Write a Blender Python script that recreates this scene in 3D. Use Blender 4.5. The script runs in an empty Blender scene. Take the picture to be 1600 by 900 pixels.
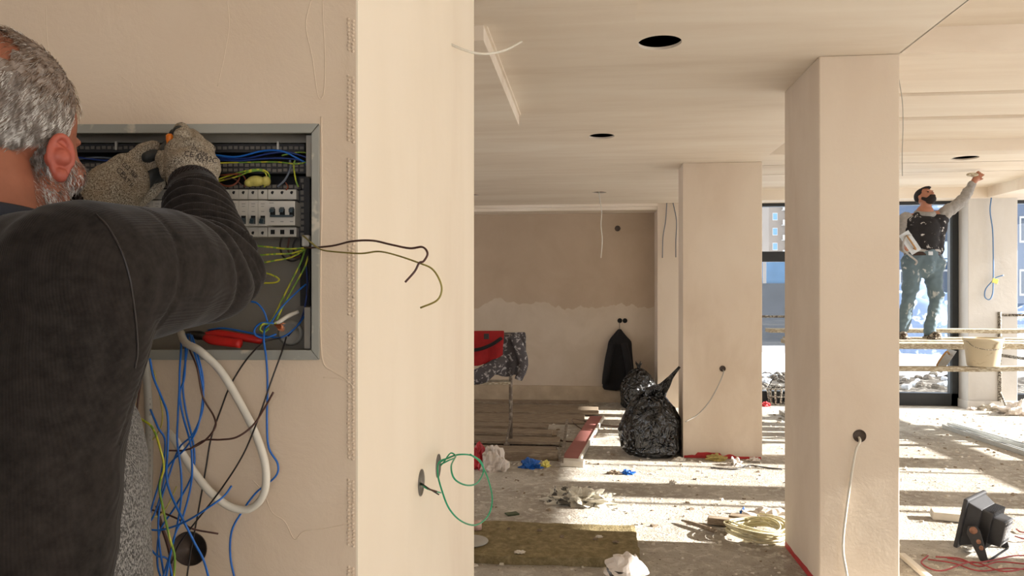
import bpy, bmesh, math, random
from mathutils import Vector, Matrix, Quaternion, noise
from math import sin, cos, pi, tan, atan, radians, sqrt, hypot

SC = bpy.context.scene
# ---------------------------------------------------------------- camera
F = 1150.0                       # focal length in pixels of the 1600 px frame
YAW = atan(120 / F)              # the room is turned by this angle
CAMZ, HOR = 1.5, 460.0
cam_data = bpy.data.cameras.new('camera')
cam_data.sensor_width = 36
cam_data.lens = F / 1600 * 36
cam_data.shift_y = (HOR - 450) / 1600
cam_data.clip_start = 0.02
cam_data.clip_end = 400
cam = bpy.data.objects.new('camera', cam_data)
SC.collection.objects.link(cam)
cam.location = (0, 0, CAMZ)
cam.rotation_euler = (pi / 2, 0, YAW)
SC.camera = cam
# ---------------------------------------------------------------- light
world = bpy.data.worlds.new('World')
SC.world = world
world.use_nodes = True
wn = world.node_tree
wn.nodes.clear()
wo = wn.nodes.new('ShaderNodeOutputWorld')
wb = wn.nodes.new('ShaderNodeBackground')
wb.inputs[0].default_value = (0.96, 0.965, 1.0, 1)
wb.inputs[1].default_value = 4.0
wn.links.new(wb.outputs[0], wo.inputs[0])
sun_data = bpy.data.lights.new('sun', 'SUN')
sun_data.energy = 25.0
sun_data.color = (1.0, 0.965, 0.91)
sun_data.angle = radians(0.55)
sun = bpy.data.objects.new('sun', sun_data)
SC.collection.objects.link(sun)
SUN_DIR = Vector((-1, 0.008, -tan(radians(19.9)))).normalized()
sun.rotation_euler = SUN_DIR.to_track_quat('-Z', 'Y').to_euler()
sun.location = (12, 4, 8)
SC.view_settings.view_transform = 'Standard'
SC.view_settings.look = 'None'
SC.view_settings.exposure = 0.0
SC.view_settings.gamma = 1.0
SC.view_settings.use_curve_mapping = False

# ---------------------------------------------------------------- places
CT, ST = cos(YAW), sin(YAW)
def C(px, py, zc):               # a direction of the view at a distance in front of the lens
    xc = (px - 800) / F * zc
    return Vector((xc * CT - zc * ST, xc * ST + zc * CT, CAMZ + (HOR - py) / F * zc))
def Yp(px, py, Y):               # where that direction meets the wall plane at depth Y
    u = (px - 800) / F
    return C(px, py, Y / (u * ST + CT))
def Xp(px, py, X):
    u = (px - 800) / F
    return C(px, py, X / (u * CT - ST))
def Zp(px, py, z=0.0):           # where it meets the level z
    return C(px, py, F * (CAMZ - z) / (py - HOR))
CR = Vector((CT, ST, 0))         # to the right of the view
CF = Vector((-ST, CT, 0))        # away from the camera
UP = Vector((0, 0, 1))

# ---------------------------------------------------------------- materials
MATS = {}
def srgb(r, g, b):
    def f(c):
        c /= 255
        return c / 12.92 if c <= 0.04045 else ((c + 0.055) / 1.055) ** 2.4
    return (f(r), f(g), f(b), 1)
class NT:
    def __init__(s, name):
        m = bpy.data.materials.new(name)
        m.use_nodes = True
        s.m, s.t = m, m.node_tree
        s.b = s.t.nodes['Principled BSDF']
        s.o = s.t.nodes['Material Output']
        MATS[name] = m
    def n(s, k, **kw):
        d = s.t.nodes.new(k)
        for a, v in kw.items():
            if a in d.inputs: d.inputs[a].default_value = v
            else: setattr(d, a, v)
        return d
    def l(s, a, b): s.t.links.new(a, b)
    def coords(s, scale=(1, 1, 1), gen=False):
        tc = s.n('ShaderNodeTexCoord'); mp = s.n('ShaderNodeMapping')
        mp.inputs['Scale'].default_value = scale
        s.l(tc.outputs['Generated' if gen else 'Object'], mp.inputs[0])
        return mp.outputs[0]
    def noise(s, co, sc, det=4, rough=.55, dist=0):
        d = s.n('ShaderNodeTexNoise')
        d.inputs['Scale'].default_value = sc; d.inputs['Detail'].default_value = det
        d.inputs['Roughness'].default_value = rough; d.inputs['Distortion'].default_value = dist
        s.l(co, d.inputs['Vector']); return d.outputs['Fac']
    def ramp(s, fac, stops):
        r = s.n('ShaderNodeValToRGB'); e = r.color_ramp.elements
        while len(e) < len(stops): e.new(.5)
        for i, (p, c) in enumerate(stops):
            e[i].position = p; e[i].color = c if len(c) == 4 else (*c, 1)
        s.l(fac, r.inputs[0]); return r.outputs[0]
    def mix(s, fac, a, b, mode='MIX'):
        m = s.n('ShaderNodeMix', data_type='RGBA', blend_type=mode)
        for k, v in ((0, fac), (6, a), (7, b)):
            if hasattr(v, 'is_linked'): s.l(v, m.inputs[k])
            else: m.inputs[k].default_value = v
        return m.outputs[2]
    def bump(s, h, st, dist=.01):
        b = s.n('ShaderNodeBump'); b.inputs['Strength'].default_value = st
        b.inputs['Distance'].default_value = dist
        s.l(h, b.inputs['Height']); s.l(b.outputs[0], s.b.inputs['Normal'])
    def base(s, c):
        if hasattr(c, 'is_linked'): s.l(c, s.b.inputs['Base Color'])
        else: s.b.inputs['Base Color'].default_value = c
    def set(s, rough=.6, metal=0, spec=.5):
        s.b.inputs['Roughness'].default_value = rough
        s.b.inputs['Metallic'].default_value = metal
        s.b.inputs['Specular IOR Level'].default_value = spec
        return s.m
def sc_(c, k): return (c[0] * k, c[1] * k, c[2] * k, 1)
def M(name, c, rough=.55, metal=0, var=.12, scale=30, bump=.15, bd=.002, spec=.4, co=(1, 1, 1)):
    if name in MATS: return MATS[name]
    n = NT(name); q = n.coords(co)
    f = n.noise(q, scale)
    n.base(n.ramp(f, [(.3, sc_(c, 1 - var)), (.7, sc_(c, 1 + var))]))
    if bump: n.bump(n.noise(q, scale * 3), bump, bd)
    return n.set(rough, metal, spec)
def plaster(name, c1, c2, c3, stretch=(1, 1, .45), bump=.25):
    n = NT(name); q = n.coords(stretch)
    a = n.noise(q, 1.1, 3, .5, .6); b = n.noise(q, 5, 5, .6, .3)
    col = n.ramp(a, [(.34, c1), (.52, c2), (.68, c3)])
    col = n.mix(n.ramp(b, [(.42, (0, 0, 0)), (.62, (.4, .4, .4))]), col, c3)
    n.base(col)
    h = n.noise(n.coords((1, 1, 1)), 9, 6, .65, .4)
    n.bump(h, bump, .012)
    return n.set(.75, 0, .25)
def speckle(name, base, spots, sc=40, lo=.56, hi=.6, rough=.7, bump=.4, co=(1, 1, 1)):
    n = NT(name); q = n.coords(co)
    f = n.noise(q, sc, 3, .6, .5)
    n.base(n.mix(n.ramp(f, [(lo, (0, 0, 0)), (hi, (1, 1, 1))]), base, spots))
    n.bump(f, bump, .003)
    return n.set(rough, 0, .3)

plaster('plaster_wall', srgb(203, 186, 166), srgb(212, 196, 177), srgb(220, 206, 188))
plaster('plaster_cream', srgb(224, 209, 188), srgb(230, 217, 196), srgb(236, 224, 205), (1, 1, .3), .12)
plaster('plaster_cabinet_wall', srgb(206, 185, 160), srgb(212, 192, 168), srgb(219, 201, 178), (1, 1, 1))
plaster('plaster_ceiling', srgb(222, 208, 190), srgb(229, 216, 199), srgb(237, 227, 212), (.35, 2.2, 1), .12)
plaster('plaster_grey', srgb(190, 184, 176), srgb(198, 193, 186), srgb(206, 202, 196), (1, 1, .4))
n = NT('plaster_back_wall'); q = n.coords((1, 1, 1))
sep = n.n('ShaderNodeSeparateXYZ'); n.l(q, sep.inputs[0])
wob = n.noise(n.coords((1, 1, .2)), 1.3, 4, .6, .5)
ad = n.n('ShaderNodeMath', operation='MULTIPLY_ADD'); n.l(wob, ad.inputs[0]); ad.inputs[1].default_value = -.7
n.l(sep.outputs[2], ad.inputs[2])
low = n.ramp(n.noise(q, 2.4, 5, .6, .4), [(.35, srgb(188, 172, 152)), (.65, srgb(198, 183, 164))])
up = n.ramp(n.noise(q, 1.4, 5, .6, .4), [(.35, srgb(176, 156, 134)), (.65, srgb(184, 164, 142))])
n.base(n.mix(n.ramp(ad.outputs[0], [(.985, (0, 0, 0)), (1.0, (1, 1, 1))]), low, up))
n.bump(n.noise(q, 9, 5), .2, .01); n.set(.8, 0, .2)
n = NT('concrete_floor'); q = n.coords((1, 1, 1))
a = n.noise(q, 1.6, 6, .65, .8); b = n.noise(q, 14, 6, .7, .5); c = n.noise(q, 60, 3, .6)
col = n.ramp(a, [(.3, srgb(148, 139, 127)), (.5, srgb(168, 160, 148)), (.7, srgb(190, 184, 172))])
col = n.mix(n.ramp(b, [(.5, (0, 0, 0)), (.66, (1, 1, 1))]), col, srgb(204, 199, 187))
col = n.mix(n.ramp(c, [(.3, (1, 1, 1)), (.38, (0, 0, 0))]), col, srgb(84, 72, 60))
n.base(col)
h = n.n('ShaderNodeMath', operation='ADD'); n.l(b, h.inputs[0]); n.l(c, h.inputs[1])
n.bump(h.outputs[0], .55, .015); n.set(.9, 0, .15)
n = NT('window_glass')
tr = n.n('ShaderNodeBsdfTransparent'); gl = n.n('ShaderNodeBsdfGlossy'); gl.inputs['Roughness'].default_value = .02
mx = n.n('ShaderNodeMixShader'); mx.inputs[0].default_value = .05
tr.inputs[0].default_value = (.93, .96, .97, 1)
n.l(tr.outputs[0], mx.inputs[1]); n.l(gl.outputs[0], mx.inputs[2]); n.l(mx.outputs[0], n.o.inputs[0])

# ---------------------------------------------------------------- mesh tools
def catmull(pts, n=6, closed=False):
    pts = [Vector(p) for p in pts]
    if len(pts) < 3: return [pts[0].lerp(pts[-1], i / n) for i in range(n + 1)]
    out = []; N = len(pts)
    rng = range(N) if closed else range(N - 1)
    for i in rng:
        if closed: p0, p1, p2, p3 = pts[i - 1], pts[i], pts[(i + 1) % N], pts[(i + 2) % N]
        else:
            p1, p2 = pts[i], pts[i + 1]
            p0 = pts[i - 1] if i else p1 * 2 - p2
            p3 = pts[i + 2] if i + 2 < N else p2 * 2 - p1
        for k in range(n):
            t = k / n
            out.append(.5 * ((2 * p1) + (p2 - p0) * t + (2 * p0 - 5 * p1 + 4 * p2 - p3) * t * t
                             + (3 * p1 - p0 - 3 * p2 + p3) * t ** 3))
    if not closed: out.append(pts[-1].copy())
    return out
class MB:
    def __init__(s): s.bm = bmesh.new()
    def face(s, vs):
        try: return s.bm.faces.new(vs)
        except ValueError: return None
    def boxf(s, o, ax, ay, az):          # corner + three edge vectors
        o, ax, ay, az = map(Vector, (o, ax, ay, az))
        v = [s.bm.verts.new(o + ax * i + ay * j + az * k) for k in (0, 1) for j in (0, 1) for i in (0, 1)]
        for f in ((0, 2, 3, 1), (4, 5, 7, 6), (0, 1, 5, 4), (2, 6, 7, 3), (0, 4, 6, 2), (1, 3, 7, 5)):
            s.face([v[i] for i in f])
        return s
    def box(s, a, b):
        a, b = Vector(a), Vector(b)
        return s.boxf(a, (b.x - a.x, 0, 0), (0, b.y - a.y, 0), (0, 0, b.z - a.z))
    def boxc(s, c, size, R=None):        # centre, size, rotation
        c = Vector(c); R = R or Matrix.Identity(3)
        e = [R @ Vector(v) for v in ((size[0], 0, 0), (0, size[1], 0), (0, 0, size[2]))]
        return s.boxf(c - (e[0] + e[1] + e[2]) / 2, *e)
    def beam(s, a, b, w, h, up=(0, 0, 1)):
        a, b = Vector(a), Vector(b); d = b - a
        x = d.cross(Vector(up)).normalized(); z = x.cross(d).normalized()
        return s.boxf(a - x * w / 2 - z * h / 2, d, x * w, z * h)
    def prism(s, poly, z0, z1):
        lo = [s.bm.verts.new((p[0], p[1], z0)) for p in poly]; hi = [s.bm.verts.new((p[0], p[1], z1)) for p in poly]
        s.face(lo[::-1]); s.face(hi); N = len(poly)
        for i in range(N): s.face([lo[i], lo[(i + 1) % N], hi[(i + 1) % N], hi[i]])
        return s
    def extr(s, poly, vec):              # any planar 3D polygon pushed along vec
        vec = Vector(vec)
        lo = [s.bm.verts.new(p) for p in poly]; hi = [s.bm.verts.new(Vector(p) + vec) for p in poly]
        s.face(lo[::-1]); s.face(hi); N = len(poly)
        for i in range(N): s.face([lo[i], lo[(i + 1) % N], hi[(i + 1) % N], hi[i]])
        return s
    def loft(s, rings, cap=True, closed=False):
        R = [[s.bm.verts.new(p) for p in r] for r in rings]; N = len(R[0])
        L = len(R)
        for i in range(L if closed else L - 1):
            a, b = R[i], R[(i + 1) % L]
            for j in range(N): s.face([a[j], a[(j + 1) % N], b[(j + 1) % N], b[j]])
        if cap and not closed: s.face(R[0][::-1]); s.face(R[-1])
        return s
    def tube(s, pts, r, seg=8, sm=6, closed=False, flat=1.0):
        P = catmull(pts, sm, closed) if sm > 1 else [Vector(p) for p in pts]
        N = len(P); rings = []
        rs = r if isinstance(r, (list, tuple)) else None
        t = (P[1] - P[0]).normalized()
        u = t.orthogonal().normalized()
        for i, p in enumerate(P):
            if closed: t2 = (P[(i + 1) % N] - P[i - 1])
            else: t2 = (P[min(i + 1, N - 1)] - P[max(i - 1, 0)])
            if t2.length < 1e-9: t2 = t
            t2 = t2.normalized()
            u = (t.rotation_difference(t2) @ u); u = (u - t2 * u.dot(t2)).normalized(); t = t2
            w = t.cross(u)
            if rs:
                k = i / (N - 1) * (len(rs) - 1); a = int(min(k, len(rs) - 2)); rr = rs[a] + (rs[a + 1] - rs[a]) * (k - a)
            else: rr = r
            rings.append([p + (u * cos(2 * pi * j / seg) + w * sin(2 * pi * j / seg) * flat) * rr for j in range(seg)])
        return s.loft(rings, True, closed)
    def cyl(s, a, b, r, r2=None, seg=16):
        return s.tube([a, b], [r, r if r2 is None else r2], seg, 1)
    def lathe(s, prof, c=(0, 0, 0), axis=(0, 0, 1), seg=24):
        ax = Vector(axis).normalized(); u = ax.orthogonal().normalized(); w = ax.cross(u); c = Vector(c)
        return s.loft([[c + ax * z + (u * cos(2 * pi * j / seg) + w * sin(2 * pi * j / seg)) * max(r, 1e-4) for j in range(seg)] for r, z in prof])
    def ell(s, c, rad, R=None, seg=16, rings=10):
        R = R or Matrix.Identity(3); c = Vector(c)
        rr = []
        for i in range(1, rings):
            a = pi * i / rings
            rr.append([c + R @ Vector((rad[0] * sin(a) * cos(2 * pi * j / seg), rad[1] * sin(a) * sin(2 * pi * j / seg), -rad[2] * cos(a))) for j in range(seg)])
        V = [[s.bm.verts.new(p) for p in r] for r in rr]
        b = s.bm.verts.new(c + R @ Vector((0, 0, -rad[2]))); t = s.bm.verts.new(c + R @ Vector((0, 0, rad[2])))
        for i in range(len(V) - 1):
            for j in range(seg): s.face([V[i][j], V[i][(j + 1) % seg], V[i + 1][(j + 1) % seg], V[i + 1][j]])
        for j in range(seg): s.face([V[0][(j + 1) % seg], V[0][j], b]); s.face([V[-1][j], V[-1][(j + 1) % seg], t])
        return s
    def cap(s, a, b, ra, rb, seg=16, k=1.0, R=None):   # tapered capsule
        a, b = Vector(a), Vector(b); d = (b - a); L = d.length; d = d.normalized()
        u = d.orthogonal().normalized(); w = d.cross(u); rings = []
        for i in range(1, 5):
            t = pi / 2 * i / 5
            rings.append([a - d * ra * cos(t) + (u * cos(2 * pi * j / seg) + w * sin(2 * pi * j / seg)) * ra * sin(t) for j in range(seg)])
        for i in range(0, 9):
            q = i / 8; r = ra + (rb - ra) * q
            rings.append([a + d * L * q + (u * cos(2 * pi * j / seg) + w * sin(2 * pi * j / seg)) * r for j in range(seg)])
        for i in range(4, 0, -1):
            t = pi / 2 * i / 5
            rings.append([b + d * rb * cos(t) + (u * cos(2 * pi * j / seg) + w * sin(2 * pi * j / seg)) * rb * sin(t) for j in range(seg)])
        return s.loft(rings)
    def move(s, fn):
        for v in s.bm.verts: v.co = Vector(fn(v.co))
        return s
    def build(s, name, mat=None, parent=None, smooth=False, bevel=0, sub=0, mods=()):
        me = bpy.data.meshes.new(name)
        bmesh.ops.recalc_face_normals(s.bm, faces=s.bm.faces[:])
        s.bm.to_mesh(me); s.bm.free()
        o = bpy.data.objects.new(name, me); SC.collection.objects.link(o)
        if mat: me.materials.append(MATS[mat] if isinstance(mat, str) else mat)
        if smooth:
            for p in me.polygons: p.use_smooth = True
        if parent:
            o.parent = parent
            o.matrix_parent_inverse = Matrix.Translation(-parent.location) if parent.rotation_euler.z == 0 else parent.matrix_basis.inverted()
        if bevel:
            m = o.modifiers.new('bevel', 'BEVEL'); m.width = bevel; m.segments = 2; m.limit_method = 'ANGLE'
        if sub:
            m = o.modifiers.new('subsurf', 'SUBSURF'); m.levels = sub; m.render_levels = sub
        return o
def remeshed(o, voxel, smooth_it=4, disp=None, factor=.5):
    """melt overlapping shapes of one mesh into one continuous skin"""
    m = o.modifiers.new('r', 'REMESH'); m.mode = 'VOXEL'; m.voxel_size = voxel; m.use_smooth_shade = True
    if smooth_it:
        k = o.modifiers.new('s', 'SMOOTH'); k.iterations = smooth_it; k.factor = factor
    bake(o)
    if disp:
        me = o.data
        nn = [v.normal.copy() for v in me.vertices]
        for v, nv in zip(me.vertices, nn): v.co = disp(v.co, nv)
    for p in o.data.polygons: p.use_smooth = True
    return o
def bake(o):
    dg = bpy.context.evaluated_depsgraph_get(); dg.update()
    me = bpy.data.meshes.new_from_object(o.evaluated_get(dg))
    o.modifiers.clear(); old = o.data; o.data = me; me.name = old.name
def cut(o, cutters):
    for c in cutters:
        m = o.modifiers.new('b', 'BOOLEAN'); m.operation = 'DIFFERENCE'; m.solver = 'EXACT'; m.object = c
    bake(o)
    for c in cutters: bpy.data.objects.remove(c)
def cutter(mb): return mb.build('cutter')
def tag(o, label=None, cat=None, group=None, kind=None):
    if label: o['label'] = label
    if cat: o['category'] = cat
    if group: o['group'] = group
    if kind: o['kind'] = kind
    return o
def thing(name, loc, label, cat, group=None, rz=0):
    o = bpy.data.objects.new(name, None); SC.collection.objects.link(o)
    o.location = loc; o.rotation_euler = (0, 0, rz); o.empty_display_size = .1
    bpy.context.view_layer.update()
    return tag(o, label, cat, group)
def struct(name, mb, mat, parent=None, smooth=False, label=None):
    o = mb.build(name, mat, parent, smooth)
    if not parent: o['kind'] = 'structure'
    if label: o['label'] = label
    return o
def copy_tree(o, parent=None):
    c = o.copy(); SC.collection.objects.link(c); c.parent = parent
    for ch in [x for x in SC.objects if x.parent == o]: copy_tree(ch, c)
    return c
rnd = random.Random(7)

# ================================================================ THE SETTING
HC = 2.707
X0 = -0.394                       # side of the wall beside the cabinet
struct('floor', MB().box((-6, -5, -.2), (7.3, 10.62, 0)), 'concrete_floor', label='dusty concrete floor covered with plaster crumbs')
# wall that holds the cabinet: its front is square to the view
A = C(556, 0, 1.25); B = C(-1600, 0, 1.25)
END = Xp(739, 0, X0)
K = C(556, 0, 1.25 - .0)
front_n = -CF
wall_left = struct('wall_left', MB().prism([(A.x, A.y), (END.x, END.y), (-6, END.y), (-6, B.y), (B.x, B.y)], 0, 2.95), 'plaster_cabinet_wall',
                   label='plastered wall with the open electrical cabinet let into it')
# side of that wall facing the windows, lighter skim
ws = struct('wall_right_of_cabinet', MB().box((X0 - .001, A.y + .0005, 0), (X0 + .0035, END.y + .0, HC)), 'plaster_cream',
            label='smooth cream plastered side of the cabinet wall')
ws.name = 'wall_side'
def round_cut(c, n, r, d, seg=40):
    n = Vector(n).normalized(); c = Vector(c)
    return cutter(MB().cyl(c + n * .05, c - n * d, r, None, seg))
# cabinet recess in the front, the round flush boxes
CAB = dict(l=100, r=486, t=205, b=546)      # inner opening
cz = 1.25
p = C(60, 194, cz - .05); q = C(497, 562, cz - .05)
w_ = (C(497, 0, cz) - C(60, 0, cz)).length
cabcut = cutter(MB().boxf(C(60, 562, cz) - CF * .05, CR * w_, CF * .16, UP * (C(60, 194, cz).z - C(60, 562, cz).z)))
h1 = round_cut(C(297, 857, cz), -CF, .029, .05)
h2 = round_cut(C(206, 870, cz), -CF, .029, .05)
cut(wall_left, [cabcut, h1, h2])
SH = [Xp(682.5, 728, X0), Xp(655.5, 754, X0)]
for hh in SH:
    cut(wall_left, [round_cut(hh, (1, 0, 0), .031, .045)])
    cut(ws, [round_cut(hh, (1, 0, 0), .031, .045)])
struct('wall_back', MB().box((-6, 10.35, 0), (1.56, 10.6, 3)), 'plaster_back_wall', label='two-tone plastered back wall')
struct('baseboard_back', MB().box((-6, 10.30, 0), (.9, 10.35, .22)), M('ledge_plaster', srgb(176, 158, 134), .85, 0, .12, 6, .5, .02), label='rough ledge at the foot of the back wall')
struct('wall_far_left', MB().box((-6.2, -5, 0), (-6, 4.2, 3)).box((-6.2, 8.8, 0), (-6, 10.6, 3)).box((-6.2, 4.2, 0), (-6, 8.8, .8)).box((-6.2, 4.2, 2.6), (-6, 8.8, 3)), 'plaster_wall')  # unseen wall; its window opening is added to bring fill light from the left
# pillars
def pillar(x0, x1, y0, y1, top, mat, label, name='pillar'):
    o = struct(name, MB().box((x0, y0, 0), (x1, y1, top)), mat, label=label)
    o['category'] = 'pillar'
    m = o.modifiers.new('bevel', 'BEVEL'); m.width = .006; m.segments = 2
    return o
PN = pillar(1.161, 1.55, 3.87, 4.533, HC, 'plaster_wall', 'nearest square plastered pillar with a white cable hanging from its socket hole')
PF = pillar(.859, 1.567, 6.886, 7.22, HC, 'plaster_wall', 'wide plastered pillar beside the black rubbish bag')
pillar(.905, 1.56, 9.91, 10.36, HC, 'plaster_wall', 'pale plastered pillar at the end of the back wall')
pc = pillar(4.94, 5.546, 10.2, 10.6, 2.76, 'plaster_grey', 'grey-white pillar between the tall windows with a looped blue cable')
struct('trim_1', MB().box((4.92, 10.17, 0), (5.57, 10.62, .11)), 'plaster_grey', label='low plinth around the foot of the pillar between the windows')
# ceilings
def holes(o, lst):
    cut(o, [cutter(MB().cyl(Vector(c) - UP * .3, Vector(c) + UP * .5, r, None, 40)) for c, r in lst])
cl = struct('ceiling', MB().box((-6, -5, HC), (1.55, 9.95, HC + .014)), 'plaster_ceiling', label='smooth cream dropped ceiling with round lamp holes')
HO = [(C(1031, 67, 1.207 * F / 393), .103), (C(940, 213, 1.207 * F / 247), .098), (C(936, 301, 1.207 * F / 159), .085), (C(738, 305, 1.207 * F / 155), .085)]
holes(cl, HO)
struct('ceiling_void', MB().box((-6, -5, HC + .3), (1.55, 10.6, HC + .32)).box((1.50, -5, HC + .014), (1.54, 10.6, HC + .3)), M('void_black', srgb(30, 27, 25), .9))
struct('ceiling_back_beam', MB().box((-6, 9.95, 2.63), (.95, 10.36, HC + .1)).box((.95, 9.95, 2.69), (1.56, 10.36, HC + .1)).box((-6, 9.9, 2.67), (.905, 9.95, HC + .01)), 'plaster_ceiling')
# dropped boxes of the ceiling on the left
E1 = C(811, 197, 1.127 * F / 263)
E0 = C(747, 38, 1.207 * F / 422)
struct('ceiling_box', MB().box((-5, E0.y - .02, HC - .08), (E1.x, E1.y, HC)).box((E1.x - .0, E0.y, HC - .012), (E1.x + .012, E1.y, HC)), 'plaster_ceiling', label='shallow dropped box of the ceiling with a raised bead')
e2 = C(993, 26, 1.2 * F / 434)
struct('ceiling_patch', MB().box((-5, -1, HC - .012), (e2.x, E0.y, HC)), 'plaster_ceiling')
# right part: coffered ceiling
XR = 7.0
mb = MB()
mb.box((1.55, -5, 2.835), (XR, 3.87, 2.9))
mb.box((1.55, 3.87, HC), (XR, 4.632, 2.9)); mb.box((1.55, 4.63, HC + .06), (XR, 4.72, 2.9))
mb.box((1.55, 4.714, HC), (XR, 5.263, 2.9)); mb.box((1.55, 5.26, HC + .06), (XR, 5.37, 2.9))
mb.box((1.55, 5.369, HC), (XR, 5.42, 2.9)); mb.box((1.55, 5.41, 2.805), (XR, 6.56, 2.9))
mb.box((1.55, 6.555, HC), (XR, 6.74, 3.0))
co = mb.build('ceiling_coffer', 'plaster_ceiling'); co['kind'] = 'structure'
co['label'] = 'coffered cream ceiling with dark light slots on the window side'
mb = MB(); mb.box((1.55, 6.73, 2.89), (5.13, 8.16, 2.905)); mb.box((1.55, 8.19, 2.89), (5.13, 8.80, 2.905)); mb.box((1.55, 8.82, 2.89), (5.13, 10.12, 2.905))
cf = mb.build('ceiling_window_bay', 'plaster_ceiling'); cf['kind'] = 'structure'
RH = C(1508, 247, 1.39 * F / 213)
holes(cf, [(RH, .125)])
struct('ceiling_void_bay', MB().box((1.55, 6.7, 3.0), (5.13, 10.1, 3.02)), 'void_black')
struct('ceiling_window_beam', MB().box((1.55, 10.11, 2.755), (XR, 10.62, 3.0)).box((5.13, 6.74, 2.755), (XR, 10.12, 3.0)), 'plaster_ceiling')
struct('ceiling_soffit_edge', MB().box((1.545, -5, HC + .0), (1.555, 3.87, 2.9)), 'plaster_ceiling')
# window wall at the back
M('frame_black', srgb(38, 40, 42), .4, 0, .1, 20, 0)
M('frame_dark', srgb(58, 66, 74), .4, 0, .1, 20, 0)
def window(name, x0, x1, transom, label, z0=.0, z1=2.76, y=10.44):
    t = MB(); w = .085; d = .12
    t.box((x0, y, z0), (x1, y + d, z0 + .17)); t.box((x0, y, z1 - .05), (x1, y + d, z1))
    t.box((x0, y, z0), (x0 + w, y + d, z1)); t.box((x1 - w, y, z0), (x1, y + d, z1))
    if transom: t.box((x0, y, transom - .07), (x1, y + d, transom + .07))
    o = t.build(name, 'frame_black'); o['kind'] = 'structure'; o['label'] = label
    MB().box((x0 + w, y + .055, z0 + .17), (x1 - w, y + .065, z1 - .05)).build('window_glass', 'window_glass', o)
    MB().box((x1 - w - .03, y - .02, z0 + .17), (x1 - w, y, z1 - .05)).build('window_profile', 'frame_dark', o)
    return o
window('window_1', 1.57, 3.2, 2.02, 'black framed window with a crossbar seen in the gap between the pillars')
window('window_2', 3.2, 4.93, None, 'tall black framed window behind the man on the scaffold')
window('window_3', 5.55, 7.0, None, 'black framed window at the right edge beyond the grey pillar')
# window wall on the right: posts whose shadows band the floor
mb = MB()
def post(y0, y1, w=.3): mb.box((7.0, y0, 0), (7.0 + w, y1, 3.0))
post(4.05, 4.42); post(5.45, 5.88); post(5.28, 5.33, .06); post(6.47, 6.51, .06); post(6.66, 7.06)
post(10.3, 10.62); post(-5, -4.6); post(-2.2, -1.8); mb.box((7.0, -5, 0), (7.3, -3.0, 3.0)); post(.6, .9); post(2.7, 3.6); mb.box((7.0, -3, 2.3), (7.3, 3.1, 3.0))  # near-camera panels, out of view, added to hold back light
mb.box((7.0, -5, 2.70), (7.3, 10.62, 3.0)); mb.box((7.0, -5, 0), (7.3, 10.62, .12))
mb.box((7.0, 4.5, 1.23), (7.12, 10.4, 1.35))
o = mb.build('wall_right', 'plaster_grey'); o['kind'] = 'structure'
mb = MB(); mb.box((-6, -5.2, 0), (-1.2, -5, 3)); mb.box((4.5, -5.2, 0), (7.3, -5, 3)); mb.box((-1.2, -5.2, 0), (4.5, -5, .5)); mb.box((-1.2, -5.2, 2.65), (4.5, -5, 3)); mb.box((.6, -5.2, .5), (.9, -5, 2.7))
o = mb.build('wall_front', 'plaster_grey'); o['kind'] = 'structure'  # unseen wall; opening added and sized for light from behind the camera
struct('roof_slab', MB().box((-6.2, -5.2, 3.08), (7.35, 10.7, 3.3)), 'plaster_grey')
# ================================================================ THE ELECTRICAL CABINET
def bpx(mb, x0, y0, x1, y1, zf, d):      # a block facing the view: pixel rectangle at distance zf, d deep
    a = C(x0, y1, zf); b = C(x1, y0, zf)
    return mb.boxf(a, CR * (b - a).dot(CR), CF * d, UP * (b.z - a.z))
M('cab_grey', srgb(138, 132, 121), .45, 0, .08, 14, .15, .002)
speckle('cab_frame', srgb(150, 149, 140), srgb(188, 180, 164), 22, .6, .68, .5, .2)
M('duct_black', srgb(36, 34, 34), .6, 0, .1, 30, 0)
M('duct_tooth', srgb(96, 90, 82), .6, 0, .15, 30, 0)
M('breaker_white', srgb(184, 179, 169), .4, 0, .04, 20, 0)
M('breaker_shade', srgb(170, 168, 160), .45, 0, .04, 20, 0)
M('lever_dark', srgb(38, 52, 58), .35, 0, .05, 20, 0)
M('hole_black', srgb(14, 13, 13), .8, 0, 0, 20, 0)
M('print_grey', srgb(132, 130, 126), .6, 0, 0, 20, 0)
M('wire_blue', srgb(26, 98, 182), .35, 0, .1, 20, 0)
M('wire_navy', srgb(24, 48, 110), .4, 0, .1, 20, 0)
M('wire_brown', srgb(78, 50, 42), .4, 0, .15, 20, 0)
M('wire_black', srgb(38, 33, 32), .4, 0, .15, 20, 0)
M('wire_rust', srgb(120, 62, 40), .45, 0, .15, 20, 0)
M('wire_grey', srgb(90, 96, 106), .45, 0, .1, 20, 0)
M('cable_white', srgb(214, 208, 194), .5, 0, .06, 20, .1, .001)
M('cable_grey', srgb(166, 162, 152), .5, 0, .06, 20, .1, .001)
M('copper', srgb(214, 140, 100), .3, 1, .2, 200, 0)
n = NT('wire_yellow_green'); q = n.coords((1, 1, .12))
n.base(n.ramp(n.noise(q, 90, 2), [(.47, srgb(188, 184, 52)), (.53, srgb(108, 146, 52))])); n.set(.4)

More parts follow.
